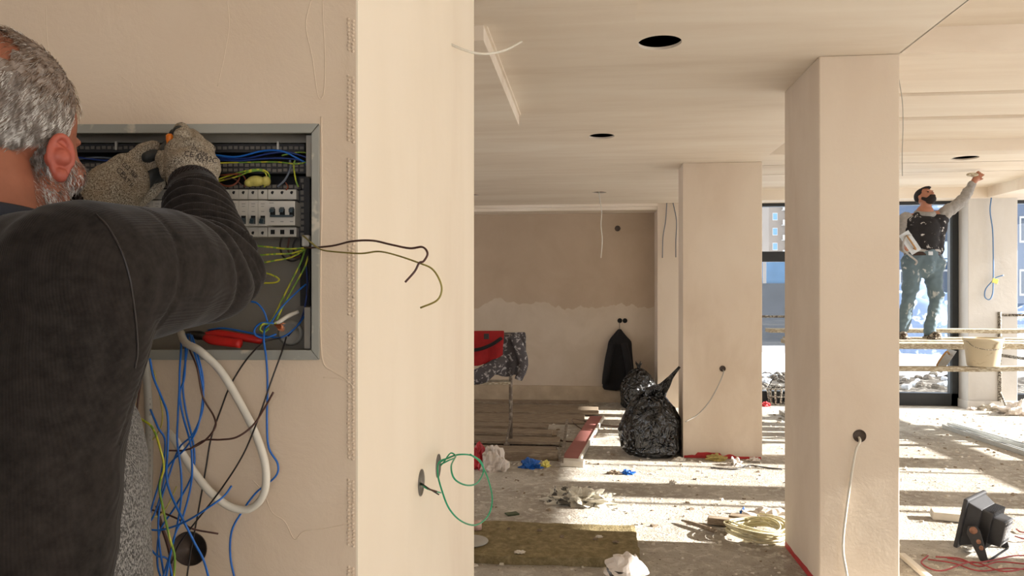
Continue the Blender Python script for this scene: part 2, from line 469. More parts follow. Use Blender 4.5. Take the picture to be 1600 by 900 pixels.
cab = thing('electrical_cabinet', C(290, 562, 1.25), 'open flush grey electrical cabinet with breakers and loose wires in the plastered wall', 'electrical cabinet')
ZB = 1.335
t = MB(); bpx(t, 60, 194, 497, 562, ZB, .006); t.build('back_panel', 'cab_grey', cab)
def inner(x0, y0, x1, y1, name, mat='cab_frame'):
    t = MB(); bpx(t, x0, y0, x1, y1, 1.247, ZB - 1.247); return t.build(name, mat, cab)
inner(60, 194.5, 497, 199, 'top_side'); inner(493, 199, 497, 558, 'right_side'); inner(60, 556, 497, 561.5, 'bottom_side'); inner(60, 199, 66, 556, 'left_side')
ZF = 1.243
def strip(poly):
    return MB().extr([C(x, y, ZF) for x, y in poly], CF * .007).build('frame_strip', 'cab_frame', cab, bevel=.0008)
strip([(60, 194), (498, 193), (486, 207.5), (75, 208)]); strip([(498.5, 194), (498.5, 562), (486.5, 547), (486.5, 208.5)])
strip([(60, 562.5), (498, 562.5), (485.5, 547), (75, 546)]); strip([(60, 195), (60, 562), (74, 545), (74, 209)])
t = MB(); bpx(t, 478, 211, 487, 276, 1.255, .02); t.build('hinge_strip', 'cab_grey', cab, bevel=.001)
t = MB(); bpx(t, 475, 480, 485, 545, 1.255, .02); t.build('hinge_strip', 'cab_grey', cab, bevel=.001)
t = MB(); bpx(t, 66, 208, 478, 223, 1.30, .03); t.build('top_flange', 'cab_grey', cab)
# slotted cable ducts with their comb teeth
def duct(x0, y0, x1, y1, rows, vertical=False, z=1.292):
    t = MB(); bpx(t, x0, y0, x1, y1, z, ZB - z); o = t.build('cable_duct', 'duct_black', cab)
    t = MB()
    for r in rows:
        if not vertical:
            x = x0 + 3
            while x < x1 - 6:
                j = rnd.uniform(-.7, .7); bpx(t, x, r - 2.3 + j, x + 6, r + 2.3 + j, z - .002, .004); x += 8.6
        else:
            y = y0 + 3
            while y < y1 - 6:
                bpx(t, r - 2.6, y, r + 2.6, y + 6, z - .002, .004); y += 9.4
    t.build('comb_teeth', 'duct_tooth', o); return o
duct(70, 225, 476, 238, [231]); duct(70, 253, 478, 271, [258, 266]); duct(70, 288, 470, 296, [291.5])
duct(467, 276, 484, 372, [472], True, 1.300); duct(469, 372, 484, 478, [], True, 1.305)
t = MB(); bpx(t, 66, 238, 478, 296, 1.322, .01); t.build('wire_tray', 'hole_black', cab)
for x in (181, 434):
    t = MB(); bpx(t, x - 1.6, 221, x + 1.6, 234, 1.286, .003); t.build('cable_tie', 'breaker_white', cab)
t = MB(); bpx(t, 150, 327, 470, 340, 1.315, .02); t.build('mounting_rail', 'breaker_shade', cab)
BZ = 1.284
def breaker(x0, w, n_, big):
    x1 = x0 + w - .5
    t = MB(); bpx(t, x0, 296, x1, 311.5, BZ, .04); bpx(t, x0, 355, x1, 370, BZ, .04)
    bpx(t, x0 + (-2 if big else 0), 314 if big else 313, x1 - (2 if big else 0), 352 if big else 353, BZ - .018, .055)
    b = t.build('circuit_breaker', 'breaker_white', cab, bevel=.0006)
    for k in range(n_):
        cx = x0 + (k + .5) * w / n_
        t = MB()
        t.cyl(C(cx, 301, BZ - .0005), C(cx, 301, BZ + .004), .0029, None, 12)
        t.build('terminal_hole', 'hole_black', b); t = MB()
        if big: bpx(t, cx - 3.2, 359, cx + 3.2, 366, BZ - .0006, .003)
        else: t.cyl(C(cx, 364, BZ - .0005), C(cx, 364, BZ + .004), .0029, None, 12)
        t.build('terminal_hole', 'hole_black', b); t = MB()
        if big: bpx(t, cx - 4, 326, cx + 4, 338, BZ - .0186, .003)
        else: bpx(t, cx - 3.5, 337, cx + 3.5, 350, BZ - .0186, .003)
        t.build('lever_slot', 'hole_black', b)
    t = MB()
    for k in range(n_):
        cx = x0 + (k + .5) * w / n_
        y = 329 if big else 345
        t.boxf(C(cx - 3, y, BZ - .018), CR * .0068, -CF * .008 - UP * .004, UP * .006)
        if not big: t.boxf(C(cx - 3, y + 5, BZ - .018), CR * .0068, -CF * .010, UP * .004)
    if big: t.boxf(C(x0 + 3, 339, BZ - .0255), CR * .039, CF * .004, UP * .0035)
    t.build('lever', 'lever_dark', b, bevel=.0004)
    t = MB()
    for k in range(n_):
        cx = x0 + (k + .5) * w / n_ 
        if not big:
            t.extr([C(cx - 3, 319, BZ - .0184), C(cx + 3, 319, BZ - .0184), C(cx + 3, 318, BZ - .0184), C(cx - 3, 318, BZ - .0184)], CF * .001)
            t.extr([C(cx - 2.5, 323, BZ - .0184), C(cx + 2, 323, BZ - .0184), C(cx + 2, 322, BZ - .0184), C(cx - 2.5, 322, BZ - .0184)], CF * .001)
            t.extr([C(cx - 2.5, 331, BZ - .0184), C(cx + 2.5, 331, BZ - .0184), C(cx + 2.5, 330, BZ - .0184), C(cx - 2.5, 330, BZ - .0184)], CF * .001)
        else:
            t.extr([C(cx - 3, 347, BZ - .0184), C(cx + 2, 347, BZ - .0184), C(cx + 2, 345.6, BZ - .0184), C(cx - 3, 345.6, BZ - .0184)], CF * .001)
    if big: t.extr([C(x0 + 2, 317.6, BZ - .0184), C(x0 + 9, 317.6, BZ - .0184), C(x0 + 9, 316.4, BZ - .0184), C(x0 + 2, 316.4, BZ - .0184)], CF * .001)
    t.build('printed_marks', 'print_grey', b)
    return b
for k in range(16): breaker(178 + 15 * k, 15, 1, False)
breaker(418.5, 45, 3, True)
t = MB(); 
for a, b in (((421, 464), (472, 464)), ((421, 482), (472, 482)), ((421, 464), (421, 482)), ((472, 464), (472, 482))):
    t.beam(C(*a, ZB - .0004), C(*b, ZB - .0004), .0006, .0006)
t.build('stamped_knockout', 'print_grey', cab)
t = MB(); t.lathe([(.021, 0), (.023, .004), (.019, .008), (.017, .008), (.016, .003), (.0, .003)], C(455, 520, ZB), -CF, 30); t.build('cable_grommet', 'cable_grey', cab, True)
t = MB(); bpx(t, 471, 367, 483, 385, 1.27, .05); t.build('terminal_block', 'breaker_white', cab, bevel=.002)
# ---- wires. P: list of (px, py) with a distance profile
def wire(pts, r, mat, z0=1.2, z1=None, zw=.008, name='wire', parent=None, seed=0, seg=6, ends=None):
    N = len(pts); P = []
    for i, p in enumerate(pts):
        k = i / (N - 1)
        z = p[2] if len(p) > 2 else z0 + ((z1 if z1 is not None else z0) - z0) * k + zw * sin(i * 1.7 + seed)
        P.append(C(p[0], p[1], z))
    o = MB().tube(P, r, seg, 6).build(name, mat, parent, True)
    return o
for i, (pts, r, m) in enumerate([
    ([(335, 242), (370, 245), (410, 236), (440, 236), (462, 246), (480, 256)], .0018, 'wire_blue'),
    ([(335, 246), (380, 248), (420, 240), (450, 238), (480, 246)], .0016, 'wire_navy'),
    ([(335, 249), (375, 251), (430, 247), (470, 251), (482, 262)], .0016, 'wire_navy'),
    ([(110, 250), (150, 246), (190, 248), (240, 244)], .0016, 'wire_grey'),
    ([(120, 246), (170, 251), (220, 249), (260, 250)], .0016, 'wire_navy'),
    ([(440, 243), (455, 240), (468, 238), (480, 239)], .0013, 'wire_yellow_green'),
    ([(335, 255), (370, 254), (430, 253), (460, 256), (478, 254)], .0013, 'wire_yellow_green'),
    ([(338, 281), (360, 274), (385, 267), (408, 265), (420, 272), (420, 285), (412, 292)], .0015, 'wire_yellow_green'),
    ([(338, 284), (370, 276), (392, 268), (412, 268), (417, 280), (412, 290)], .0013, 'wire_yellow_green'),
    ([(340, 285), (355, 291), (368, 287), (374, 277), (366, 272)], .0015, 'wire_rust'),
    ([(345, 274), (375, 272), (384, 282), (382, 292)], .0013, 'wire_rust'),
    ([(350, 280), (365, 279), (378, 290)], .0013, 'wire_brown'),
    ([(453, 250), (454, 262), (446, 280), (434, 292)], .0021, 'wire_grey'),
    ([(461, 250), (459, 260), (462, 280), (466, 292)], .0016, 'wire_yellow_green'),
    ([(446, 285), (450, 292), (447, 297)], .0012, 'wire_rust'),
    ([(112, 300), (125, 290), (145, 278), (170, 272)], .0015, 'wire_rust'),
    ([(115, 305), (135, 290), (160, 280), (185, 278)], .0015, 'wire_yellow_green'),
    ([(440, 372), (438, 385), (442, 400), (455, 408), (468, 404)], .0018, 'wire_black'),
    ([(452, 372), (450, 390), (458, 402), (470, 400)], .0018, 'wire_brown'),
    ([(463, 372), (458, 385), (462, 397), (472, 395)], .0018, 'wire_black'),
    ([(478, 410), (480, 440), (478, 470), (470, 500), (450, 525)], .0016, 'wire_navy'),
    ([(482, 390), (484, 430), (480, 462), (474, 492)], .0016, 'wire_black'),
]):
    wire(pts, r, m, 1.287, 1.287, .004, 'inner_wire', cab, i)
t = MB(); t.ell(C(400, 283, 1.285), (.017, .010, .0095)); t.ell(C(416, 283, 1.283), (.008, .008, .009)); t.ell(C(389, 286, 1.284), (.008, .008, .007))
remeshed(t.build('taped_joint', M('tape_yellow', srgb(186, 174, 92), .5, 0, .15, 120, .4, .002), cab), .0012, 3)
# wires that come out of the cabinet
def loose(pts, r, mat, label, group, cat='wire', name=None, **kw):
    o = wire(pts, r, mat, name=name or 'wire', **kw); return tag(o, label, cat, group)
L = loose
BG = 'blue wires hanging out of the cabinet'
wb_ = 'wire_blue'
L([(283, 522, 1.27), (283, 543, 1.225), (281, 575), (280, 610), (278, 650), (277, 690), (283, 740), (282, 790), (270, 850), (252, 910)], .00165, wb_, 'blue wire hanging nearly straight from the cabinet sill, third strand beside the conduit', BG, name='blue_wire', seed=1)
L([(290, 522, 1.265), (290, 545, 1.222), (288, 590), (281, 615), (286, 650), (297, 690), (300, 720), (298, 760), (285, 810), (272, 840), (258, 910)], .00165, wb_, 'blue wire crossing its neighbour just under the sill and bulging right over the round box', BG, name='blue_wire', seed=2)
L([(297, 522, 1.26), (302, 545, 1.218), (312, 580), (318, 620), (314, 650), (300, 680), (280, 700), (265, 740), (250, 790), (248, 840), (258, 910)], .00165, wb_, 'blue wire bowed right below the sill then sweeping down left to the frame bottom', BG, name='blue_wire', seed=3)
L([(300, 524, 1.265), (307, 548, 1.215), (317, 590), (316, 630), (308, 670), (290, 700), (262, 730), (252, 770), (238, 810), (216, 834)], .00165, wb_, 'outermost blue wire of the bundle ending at the man\'s hip', BG, name='blue_wire', seed=4)
L([(234, 560, 1.19), (240, 590, 1.19), (252, 620), (262, 650), (262, 700), (260, 740), (266, 770), (285, 810), (305, 850), (318, 875), (328, 910)], .0018, wb_, 'thick blue wire from behind the elbow crossing in front of the round box', BG, name='blue_wire', seed=5, z0=1.185)
L([(214, 824), (250, 828), (290, 815), (330, 790), (350, 775), (362, 759)], .00165, wb_, 'short blue wire running sideways with its cut end beside the white cable', BG, name='blue_wire', seed=6, z0=1.175)
L([(414, 510, 1.25), (412, 530, 1.225), (416, 560), (418, 600), (417, 660), (420, 700), (434, 725), (430, 745), (400, 770), (378, 800), (362, 830), (360, 870), (368, 910)], .0017, wb_, 'blue wire hanging alone right of the bundle behind the white cable loop', BG, name='blue_wire', seed=0, z0=1.235, zw=.003)
L([(294, 522, 1.262), (292, 548, 1.228), (286, 600), (290, 640), (303, 700), (300, 742), (275, 790), (250, 830), (246, 880), (254, 910)], .00165, wb_, 'blue wire in the middle of the hanging bundle', BG, name='blue_wire', seed=8, z0=1.23, zw=.004)
L([(226, 822), (232, 850), (245, 868), (262, 874), (270, 905)], .0017, wb_, 'blue wire end curling below the conduit near the frame bottom', BG, name='blue_wire', seed=2, z0=1.21)
L([(235, 640), (247, 668), (258, 690), (252, 740), (238, 790), (226, 830), (214, 850)], .0017, wb_, 'blue wire running down beside the yellow and green wire to the hip', BG, name='blue_wire', seed=3, z0=1.205)
L([(392, 471, 1.24), (402, 474, 1.24), (412, 486, 1.24), (417, 500, 1.245), (419, 508, 1.25)], .0017, wb_, 'short blue wire arching from behind the elbow to the stripped copper end', BG, name='blue_wire')
L([(478, 444, 1.28), (462, 458, 1.27), (440, 480, 1.26), (424, 503, 1.25), (415, 512, 1.245)], .0016, wb_, 'blue wire running diagonally inside the cabinet down to the bunched loop', BG, name='blue_wire')
L([(325, 516, 1.29), (350, 513, 1.285), (390, 520, 1.28), (420, 526, 1.27), (440, 527, 1.27), (462, 512, 1.28), (480, 488, 1.3)], .0016, wb_, 'blue wire lying along the cabinet floor behind the red pliers', BG, name='blue_wire')
L([(428, 505, 1.245), (408, 505, 1.24), (398, 514, 1.24), (400, 524, 1.24), (414, 528, 1.245), (432, 522, 1.25)], .0017, wb_, 'blue wire coiled in a small loop round the yellow and green bunch', BG, name='blue_wire')
YG = 'yellow and green earth wires of the cabinet'
yg = 'wire_yellow_green'
L([(218, 653, 1.18), (238, 668), (250, 700), (256, 730), (249, 760), (256, 800), (265, 840), (273, 870), (271, 910)], .0018, yg, 'yellow and green wire winding down through the blue bundle', YG, name='earth_wire', seed=1, z0=1.17)
L([(210, 840, 1.18), (217, 862, 1.18), (219, 885, 1.18), (214, 910, 1.18)], .0019, yg, 'yellow and green wire piece at the very bottom beside the grey knit shirt', YG, name='earth_wire')
L([(240, 578, 1.23), (250, 620, 1.235), (254, 650, 1.235), (250, 670, 1.235), (236, 690, 1.235), (216, 706, 1.235)], .0012, 'tape_yellow', 'thin dull yellow wire lying against the wall left of the bundle', YG, name='earth_wire')
L([(217, 798, 1.2), (230, 807, 1.2), (248, 806, 1.21), (262, 790, 1.22), (276, 760, 1.235)], .0012, 'tape_yellow', 'thin yellow wire hooked behind the conduit near the round box', YG, name='earth_wire')
L([(484, 387, 1.27), (450, 389, 1.27), (420, 386, 1.27), (388, 383, 1.27)], .0016, yg, 'yellow and green wire, uppermost of the fan behind the elbow', YG, name='earth_wire')
L([(478, 389, 1.275), (455, 396, 1.275), (430, 397, 1.27), (388, 400, 1.27)], .0016, yg, 'yellow and green wire, middle of the fan behind the elbow', YG, name='earth_wire')
L([(477, 390, 1.28), (455, 402, 1.28), (430, 407, 1.275), (388, 414, 1.27)], .0016, yg, 'yellow and green wire, lowest of the fan behind the elbow', YG, name='earth_wire')
L([(388, 426, 1.27), (412, 426, 1.27), (430, 432, 1.27), (436, 438, 1.27), (425, 442, 1.27), (388, 442, 1.27)], .0016, yg, 'yellow and green wire bent in a pointed loop against the back panel', YG, name='earth_wire')
L([(477, 388, 1.28), (470, 410, 1.285), (455, 440, 1.28), (440, 470, 1.27), (428, 495, 1.26), (416, 508, 1.25)], .0017, yg, 'yellow and green wire, left one of the pair running down the cabinet', YG, name='earth_wire')
L([(482, 400, 1.29), (475, 420, 1.285), (458, 450, 1.275), (444, 475, 1.265), (432, 500, 1.25)], .0017, yg, 'yellow and green wire, right one of the pair running down the cabinet', YG, name='earth_wire')
L([(432, 506, 1.25), (412, 506, 1.24), (406, 514, 1.24), (412, 519, 1.24), (420, 513, 1.24)], .0018, yg, 'yellow and green wire curled at the stripped copper end', YG, name='earth_wire')
L([(473, 368, 1.265), (485, 378, 1.24), (502, 390, 1.21), (530, 394, 1.17), (565, 396, 1.13), (592, 393, 1.10), (620, 399, 1.07), (655, 411, 1.04), (675, 420, 1.03), (687, 438, 1.02), (690, 455, 1.02), (682, 470, 1.02), (657, 481, 1.03)], .00135, M('wire_olive', srgb(150, 138, 70), .4, 0, .2, 60, 0), 'long thin yellowish wire sticking out past the wall corner and hooked down', 'wires sticking out past the corner', name='earth_wire')
L([(474, 387, 1.275), (487, 387, 1.24), (520, 384, 1.19), (550, 377, 1.14), (582, 376, 1.10), (610, 382, 1.07), (640, 388, 1.05), (660, 386, 1.04), (668, 396, 1.03), (662, 408, 1.03), (655, 411, 1.03), (648, 424, 1.03), (633, 441, 1.03)], .0016, 'wire_brown', 'long brown wire sticking out past the wall corner with a kinked end', 'wires sticking out past the corner', name='brown_wire')
BR = 'brown and black wires hanging out of the cabinet'
L([(290, 524, 1.27), (297, 548, 1.225), (308, 575), (317, 620), (334, 650), (336, 668), (318, 690), (290, 703), (264, 704)], .0016, 'wire_brown', 'brown wire hanging with a zigzag and its end curled left across the blue bundle', BR, name='brown_wire', seed=2, z0=1.195)
L([(296, 702), (320, 688), (345, 687), (370, 683), (395, 665), (413, 638), (427, 613)], .0017, 'wire_brown', 'brown wire end pointing up right across the white cable', BR, name='brown_wire', z0=1.19, zw=.004)
L([(438, 528, 1.26), (412, 535, 1.225), (385, 562), (360, 602), (345, 640), (330, 684), (322, 730), (315, 770), (306, 820), (297, 868), (291, 910)], .0014, 'wire_black', 'black wire slanting down left from the cabinet corner behind the white cable', BR, name='black_wire', z0=1.238, zw=.002)
L([(447, 527, 1.265), (441, 548, 1.225), (425, 592), (405, 650), (380, 710), (345, 765), (310, 810), (280, 850), (268, 880)], .0014, 'wire_black', 'black wire slanting across the white cable to the round box', BR, name='black_wire', z0=1.205, zw=.003)
L([(214, 792), (250, 800), (280, 812), (300, 826), (341, 834)], .0016, 'wire_brown', 'short brown wire lying sideways above the round box', BR, name='brown_wire', z0=1.22, zw=.004)
L([(245, 790, 1.235), (252, 820, 1.235), (262, 850, 1.23), (268, 880, 1.225), (268, 912, 1.22)], .0028, 'wire_brown', 'thicker dark brown cable at the frame bottom left of the round box', BR, name='brown_wire')
L([(222, 585, 1.22), (218, 610, 1.22), (214, 640, 1.22)], .0016, 'wire_brown', 'short brown wire piece showing under the arm', BR, name='brown_wire')
o = L([(283, 520, 1.28), (290, 536, 1.235), (312, 548, 1.21), (345, 580), (375, 630), (400, 680), (415, 730), (412, 772), (390, 795), (360, 792), (330, 770), (305, 740), (287, 712), (275, 690, 1.21), (262, 675, 1.22)], .0064, 'cable_white', 'thick white sheathed cable hanging in a big loop below the cabinet', None, 'cable', 'white_cable', seg=12, z0=1.215, zw=.003)
o = L([(227, 560, 1.236), (230, 600, 1.236), (233, 660, 1.236), (233, 730, 1.236), (231, 800, 1.236), (227, 860, 1.236), (226, 915, 1.236)], .0066, 'cable_grey', 'straight grey sheathed cable with tiny black print running down the wall', None, 'cable', 'grey_cable', seg=12)
t = MB()
for k in range(22):
    y = 622 + k * 8
    if k % 5 != 4: bpx(t, 234.2, y, 235.0, y + 3.4, 1.2293, .0006)
t.build('print', 'print_grey', o)
t = MB()
for k in range(26):
    a = C(428, 507, 1.245) ; d = (CR * rnd.uniform(.5, 1.4) + UP * rnd.uniform(-1.3, .1) * .6 + CF * rnd.uniform(-.5, .3)).normalized()
    t.tube([a, a + d * .010, a + d * rnd.uniform(.012, .02) + UP * rnd.uniform(-.003, .002)], .0006, 4, 2)
tag(t.build('stripped_wire_end', 'copper', None, True), 'fanned bare copper strands at the end of the wire bunch', 'wire')
o = MB().tube([C(466, 487, 1.28), C(450, 494, 1.265), C(436, 503, 1.255), C(428, 507, 1.25)], [.003, .004, .0036, .003], 8, 4).build('white_strip', 'cable_white', None, True)
tag(o, 'short white cable stub behind the bare copper strands', 'cable')
# pliers on the cabinet floor
M('plier_red', srgb(192, 34, 28), .4, 0, .08, 60, .1, .001)
M('steel_dark', srgb(70, 66, 62), .35, .8, .15, 60, .1, .001)
pl = thing('pliers', C(350, 548, 1.265), 'red handled pliers lying on the floor of the cabinet', 'pliers')
MB().tube([C(320, 527, 1.262), C(332, 531, 1.258), C(352, 534, 1.252), C(376, 537, 1.247)], [.0062, .0086, .0082, .0078], 12, 4, flat=.9).build('handle', 'plier_red', pl, True)
MB().tube([C(320, 524, 1.272), C(340, 522, 1.275), (C(370, 526, 1.278)), C(410, 532, 1.283)], [.006, .0082, .0076, .0072], 12, 4, flat=.9).build('handle', 'plier_red', pl, True)
MB().tube([C(321, 526, 1.268), C(311, 524, 1.27), C(301, 522, 1.272), C(290, 520, 1.274)], [.007, .0095, .007, .003], 10, 4, flat=.7).build('jaws', 'steel_dark', pl, True)
# round flush boxes in the walls
def flush_box(c, nrm, r, label, depth=.044):
    nrm = Vector(nrm).normalized()
    o = MB().lathe([(r + .0005, .0012), (r - .001, .0016), (r - .0018, 0), (r - .002, -depth), (0, -depth)], c, nrm, 40).build('flush_box', M('box_dark', srgb(74, 62, 54), .7, 0, .2, 60, .2, .002), None, True)
    return tag(o, label, 'wall box')
flush_box(C(297, 857, 1.25), -CF, .029, 'round dark flush box under the hanging wires')
flush_box(C(206, 870, 1.25), -CF, .029, 'round dark flush box half hidden by the grey knit shirt')
M('box_grey', srgb(150, 142, 132), .6, 0, .1, 60, .2, .002)
for hh, lab in zip(SH, ('empty round box on the cream wall side with the green wires', 'empty round box on the cream wall side with the short dark wires')):
    o = MB().lathe([(.0312, .0016), (.0300, .002), (.0292, 0), (.029, -.040), (0, -.040)], hh + Vector((.0035, 0, 0)), (1, 0, 0), 40).build('flush_box', 'box_grey', None, True)
    tag(o, lab, 'wall box')
# green wire coil sticking out of the upper box
M('wire_green', srgb(24, 148, 104), .3, 0, .1, 30, 0)
def D(px, py, dx):                       # a point dx away from the cream side wall
    return Xp(px, py, X0 + dx)
GP = [Xp(683, 728, X0 - .02), D(688, 722, .012), D(703, 714, .04), D(720, 710, .07), D(738, 712, .095), D(752, 722, .115), D(755, 738, .12), D(745, 755, .115), D(728, 758, .105), D(710, 748, .09), D(705, 728, .075), D(712, 712, .06), D(700, 716, .045), D(686, 722, .03), D(684, 740, .035), D(690, 765, .05), D(702, 795, .07), D(722, 815, .09), D(745, 820, .105), D(763, 805, .12), D(769, 780, .13), D(763, 750, .13), D(750, 722, .12), D(735, 710, .105)]
tag(MB().tube(GP, .0021, 6, 6).build('green_wire', 'wire_green', None, True), 'green wire coiled in loops out of the upper round box', 'wire')
tag(MB().tube([Xp(683, 734, X0 - .02), D(692, 724, .02), D(704, 708, .045), D(712, 714, .06), D(700, 720, .05), D(688, 726, .03)], .0019, 6, 5).build('green_wire', 'wire_green', None, True), 'short second green wire bent at the mouth of the upper round box', 'wire')
for i, (m, q, lab) in enumerate((('wire_black', (686, 773), 'black wire end, lower one in the lower round box'), ('wire_brown', (683, 768), 'brown wire end, upper one in the lower round box'), ('wire_green', (689, 770), 'thin green wire end in the lower round box'))):
    tag(MB().tube([Xp(655, 752 + i, X0 - .02), D(660, 756 + i, .012), D(668, 762 + i, .03), D(*q, .055)], .0016, 6, 5).build('wire_end', m, None, True), lab, 'wire', 'short wire ends in the lower round box')
# white cable high on the wall side
tag(MB().tube([Xp(702, 68, X0 - .003), D(715, 74, .02), D(738, 82, .06), D(762, 84, .10), D(790, 78, .14), D(815, 65, .18)], .0036, 8, 6).build('white_cable', 'cable_white', None, True), 'white cable curving out of the top of the cream wall side', 'cable')
# perforated corner bead showing through the plaster, ridges of plaster, hairline relief
t = MB()
for k in range(150):
    y = 30 + k * 5.9
    if noise.noise(Vector((k * .13, 0, 0))) < -.22: continue
    for dx in (-3.5, 3.5):
        t.ell(C(548 + dx + rnd.uniform(-.7, .7), y + (3 if dx > 0 else 0), 1.2502), (.0030, .0028, .0026), None, 8, 6)
o = t.build('trim_2', 'plaster_cabinet_wall', None, True); o['kind'] = 'structure'; o['label'] = 'perforated corner bead showing as bumps through the plaster'
def ridge(pts, r=.0011):
    return MB().tube([C(x, y, 1.2502) for x, y in pts], r, 6, 6)
t = MB()
for pts, r in (([(502, 182), (503, 300), (501, 420), (501, 520), (505, 566), (520, 580), (540, 592), (552, 605)], .0016), ([(486, 0), (478, 40), (488, 90), (497, 150), (506, 145), (508, 90), (505, 30), (504, 0)], .0010),
               ([(355, 0), (358, 40), (350, 90), (340, 135)], .0008), ([(395, 750), (412, 770), (425, 800), (445, 815), (460, 842), (475, 830), (505, 826), (545, 818)], .0010), ([(190, 120), (205, 130), (205, 138)], .0008), ([(505, 590), (530, 592), (548, 600)], .0008), ([(72, 10), (74, 60), (80, 110)], .0008)):
    t.tube([C(x, y, 1.2502) for x, y in pts], r, 6, 6)
o = t.build('trim_3', 'plaster_cabinet_wall', None, True); o['kind'] = 'structure'; o['label'] = 'raised plaster ridges on the cabinet wall'
# ================================================================ THE ELECTRICIAN
M('skin', srgb(150, 92, 68), .5, 0, .10, 40, .35, .0012)
n = NT('sweater_knit'); q = n.coords((1, 1, 1))
f = n.noise(q, 60, 4, .7); g = n.noise(q, 7, 3)
c_ = n.ramp(f, [(.3, srgb(28, 25, 23)), (.7, srgb(49, 45, 42))])
n.base(n.mix(n.ramp(g, [(.4, (0, 0, 0)), (.7, (.35, .35, .35))]), c_, srgb(50, 43, 39)))
w = n.n('ShaderNodeTexWave', bands_direction='X'); w.inputs['Scale'].default_value = 110; w.inputs['Distortion'].default_value = .6; n.l(q, w.inputs[0])
n.bump(w.outputs['Fac'], .22, .0012); n.set(.95, 0, .05)
n.b.inputs['Sheen Weight'].default_value = .12
n.b.inputs['Sheen Roughness'].default_value = .4
n = NT('sweater_cuff'); q = n.coords((1, 1, 1))
w = n.n('ShaderNodeTexWave', bands_direction='X'); w.inputs['Scale'].default_value = 62; w.inputs['Distortion'].default_value = .3; n.l(q, w.inputs[0])
n.base(n.ramp(w.outputs['Fac'], [(.2, srgb(26, 22, 22)), (.8, srgb(56, 49, 48))])); n.bump(w.outputs['Fac'], .4, .001); n.set(.95, 0, .1)
n = NT('glove_knit'); q = n.coords((1, 1, 1))
f = n.noise(q, 620, 2, .6, .8); g = n.noise(q, 30, 3)
n.base(n.mix(n.ramp(g, [(.35, (0, 0, 0)), (.7, (.5, .5, .5))]), n.ramp(f, [(.42, srgb(70, 62, 54)), (.5, srgb(150, 140, 124)), (.62, srgb(196, 188, 172))]), srgb(150, 132, 108)))
n.bump(f, .8, .0015); n.set(.95, 0, .1)
M('glove_rubber', srgb(44, 46, 46), .55, 0, .12, 200, .4, .0008)
speckle('shirt_knit', srgb(66, 64, 62), srgb(138, 136, 132), 620, .44, .58, .95, .5, (1, 1, .5))
M('trouser_dark', srgb(44, 46, 54), .9, 0, .1, 40, .3)
M('shoe_dark', srgb(40, 36, 34), .7, 0, .1, 40, .3)
n = NT('grey_hair'); q = n.coords((1, 1, .35)); f = n.noise(q, 130, 2, .6); g = n.noise(n.coords((1, 1, 1)), 14, 2)
hc = n.ramp(f, [(.36, srgb(104, 94, 86)), (.5, srgb(160, 152, 144)), (.64, srgb(222, 218, 212))])
n.base(hc); n.set(.55, 0, .3)
n = NT('crown_hair'); f = n.noise(n.coords((1, 1, 1)), 130, 2, .6)
n.base(n.ramp(f, [(.36, srgb(70, 50, 38)), (.5, srgb(108, 82, 62)), (.66, srgb(150, 128, 108))])); n.set(.55, 0, .3)
M('scalp', srgb(176, 140, 118), .6, 0, .15, 60, .4, .001)

PH = radians(6)                                       # head turned to the cabinet
HCN = C(0, 206, .885)                                    # middle of the head
HX = (CR * cos(PH) - CF * sin(PH)); HY = (CF * cos(PH) + CR * sin(PH))
tilt = radians(14)                                      # nodding forward a little
HY2 = (HY * cos(tilt) - UP * sin(tilt)).normalized(); HZ = HX.cross(HY2).normalized()
HR = Matrix((HX, HY2, HZ)).transposed()
def hp(x, y, z): return HCN + HR @ Vector((x, y, z))
def hd(v): return HR @ Vector(v)
def q3(px, py, zc): return C(px, py, zc)

sh_r = q3(128, 402, .77); el_r = q3(333, 430, 1.005); wr_r = q3(301, 288, 1.165)
sh_l = q3(-330, 402, .86); el_l = q3(-120, 420, 1.06); wr_l = q3(150, 312, 1.165)
nk = q3(-8, 345, .84)
hipc = CR * -.66 + CF * .80
pelvis = Vector((hipc.x, hipc.y, .95))
def at2(r, f, z): v = CR * r + CF * f; return Vector((v.x, v.y, z))
b = MB()
# head
b.ell(hp(0, -.012, .022), (.0765, .098, .094), HR, 24, 16)
b.ell(hp(0, .030, -.020), (.066, .066, .085), HR, 20, 14)
b.ell(hp(0, .046, -.072), (.046, .045, .042), HR, 16, 12)
b.ell(hp(0, .078, -.098), (.022, .018, .017), HR)           # chin
b.ell(hp(0, .080, -.005), (.011, .012, .020), HR)           # nose bridge
b.cap(hp(0, .080, .004), hp(0, .088, -.030), .008, .011)
for s in (-1, 1):
    b.ell(hp(s * .042, .064, -.030), (.026, .022, .026), HR)   # cheek
    b.ell(hp(s * .026, .080, .024), (.018, .010, .008), HR)    # brow
    b.ell(hp(s * .046, .030, -.070), (.022, .040, .026), HR)   # jaw
    b.ell(hp(s * .011, .088, -.034), (.007, .008, .006), HR)
b.cap(hp(-.018, .086, -.060), hp(.018, .086, -.060), .006, .006); b.cap(hp(-.015, .085, -.071), hp(.015, .085, -.071), .0068, .0068)
# neck
b.cap(hp(0, -.030, -.050), nk + Vector((0, 0, -.04)), .058, .064, 20)
b.cap(hp(0, -.045, -.085), nk + CF * -.01 + UP * -.02, .045, .055, 20)
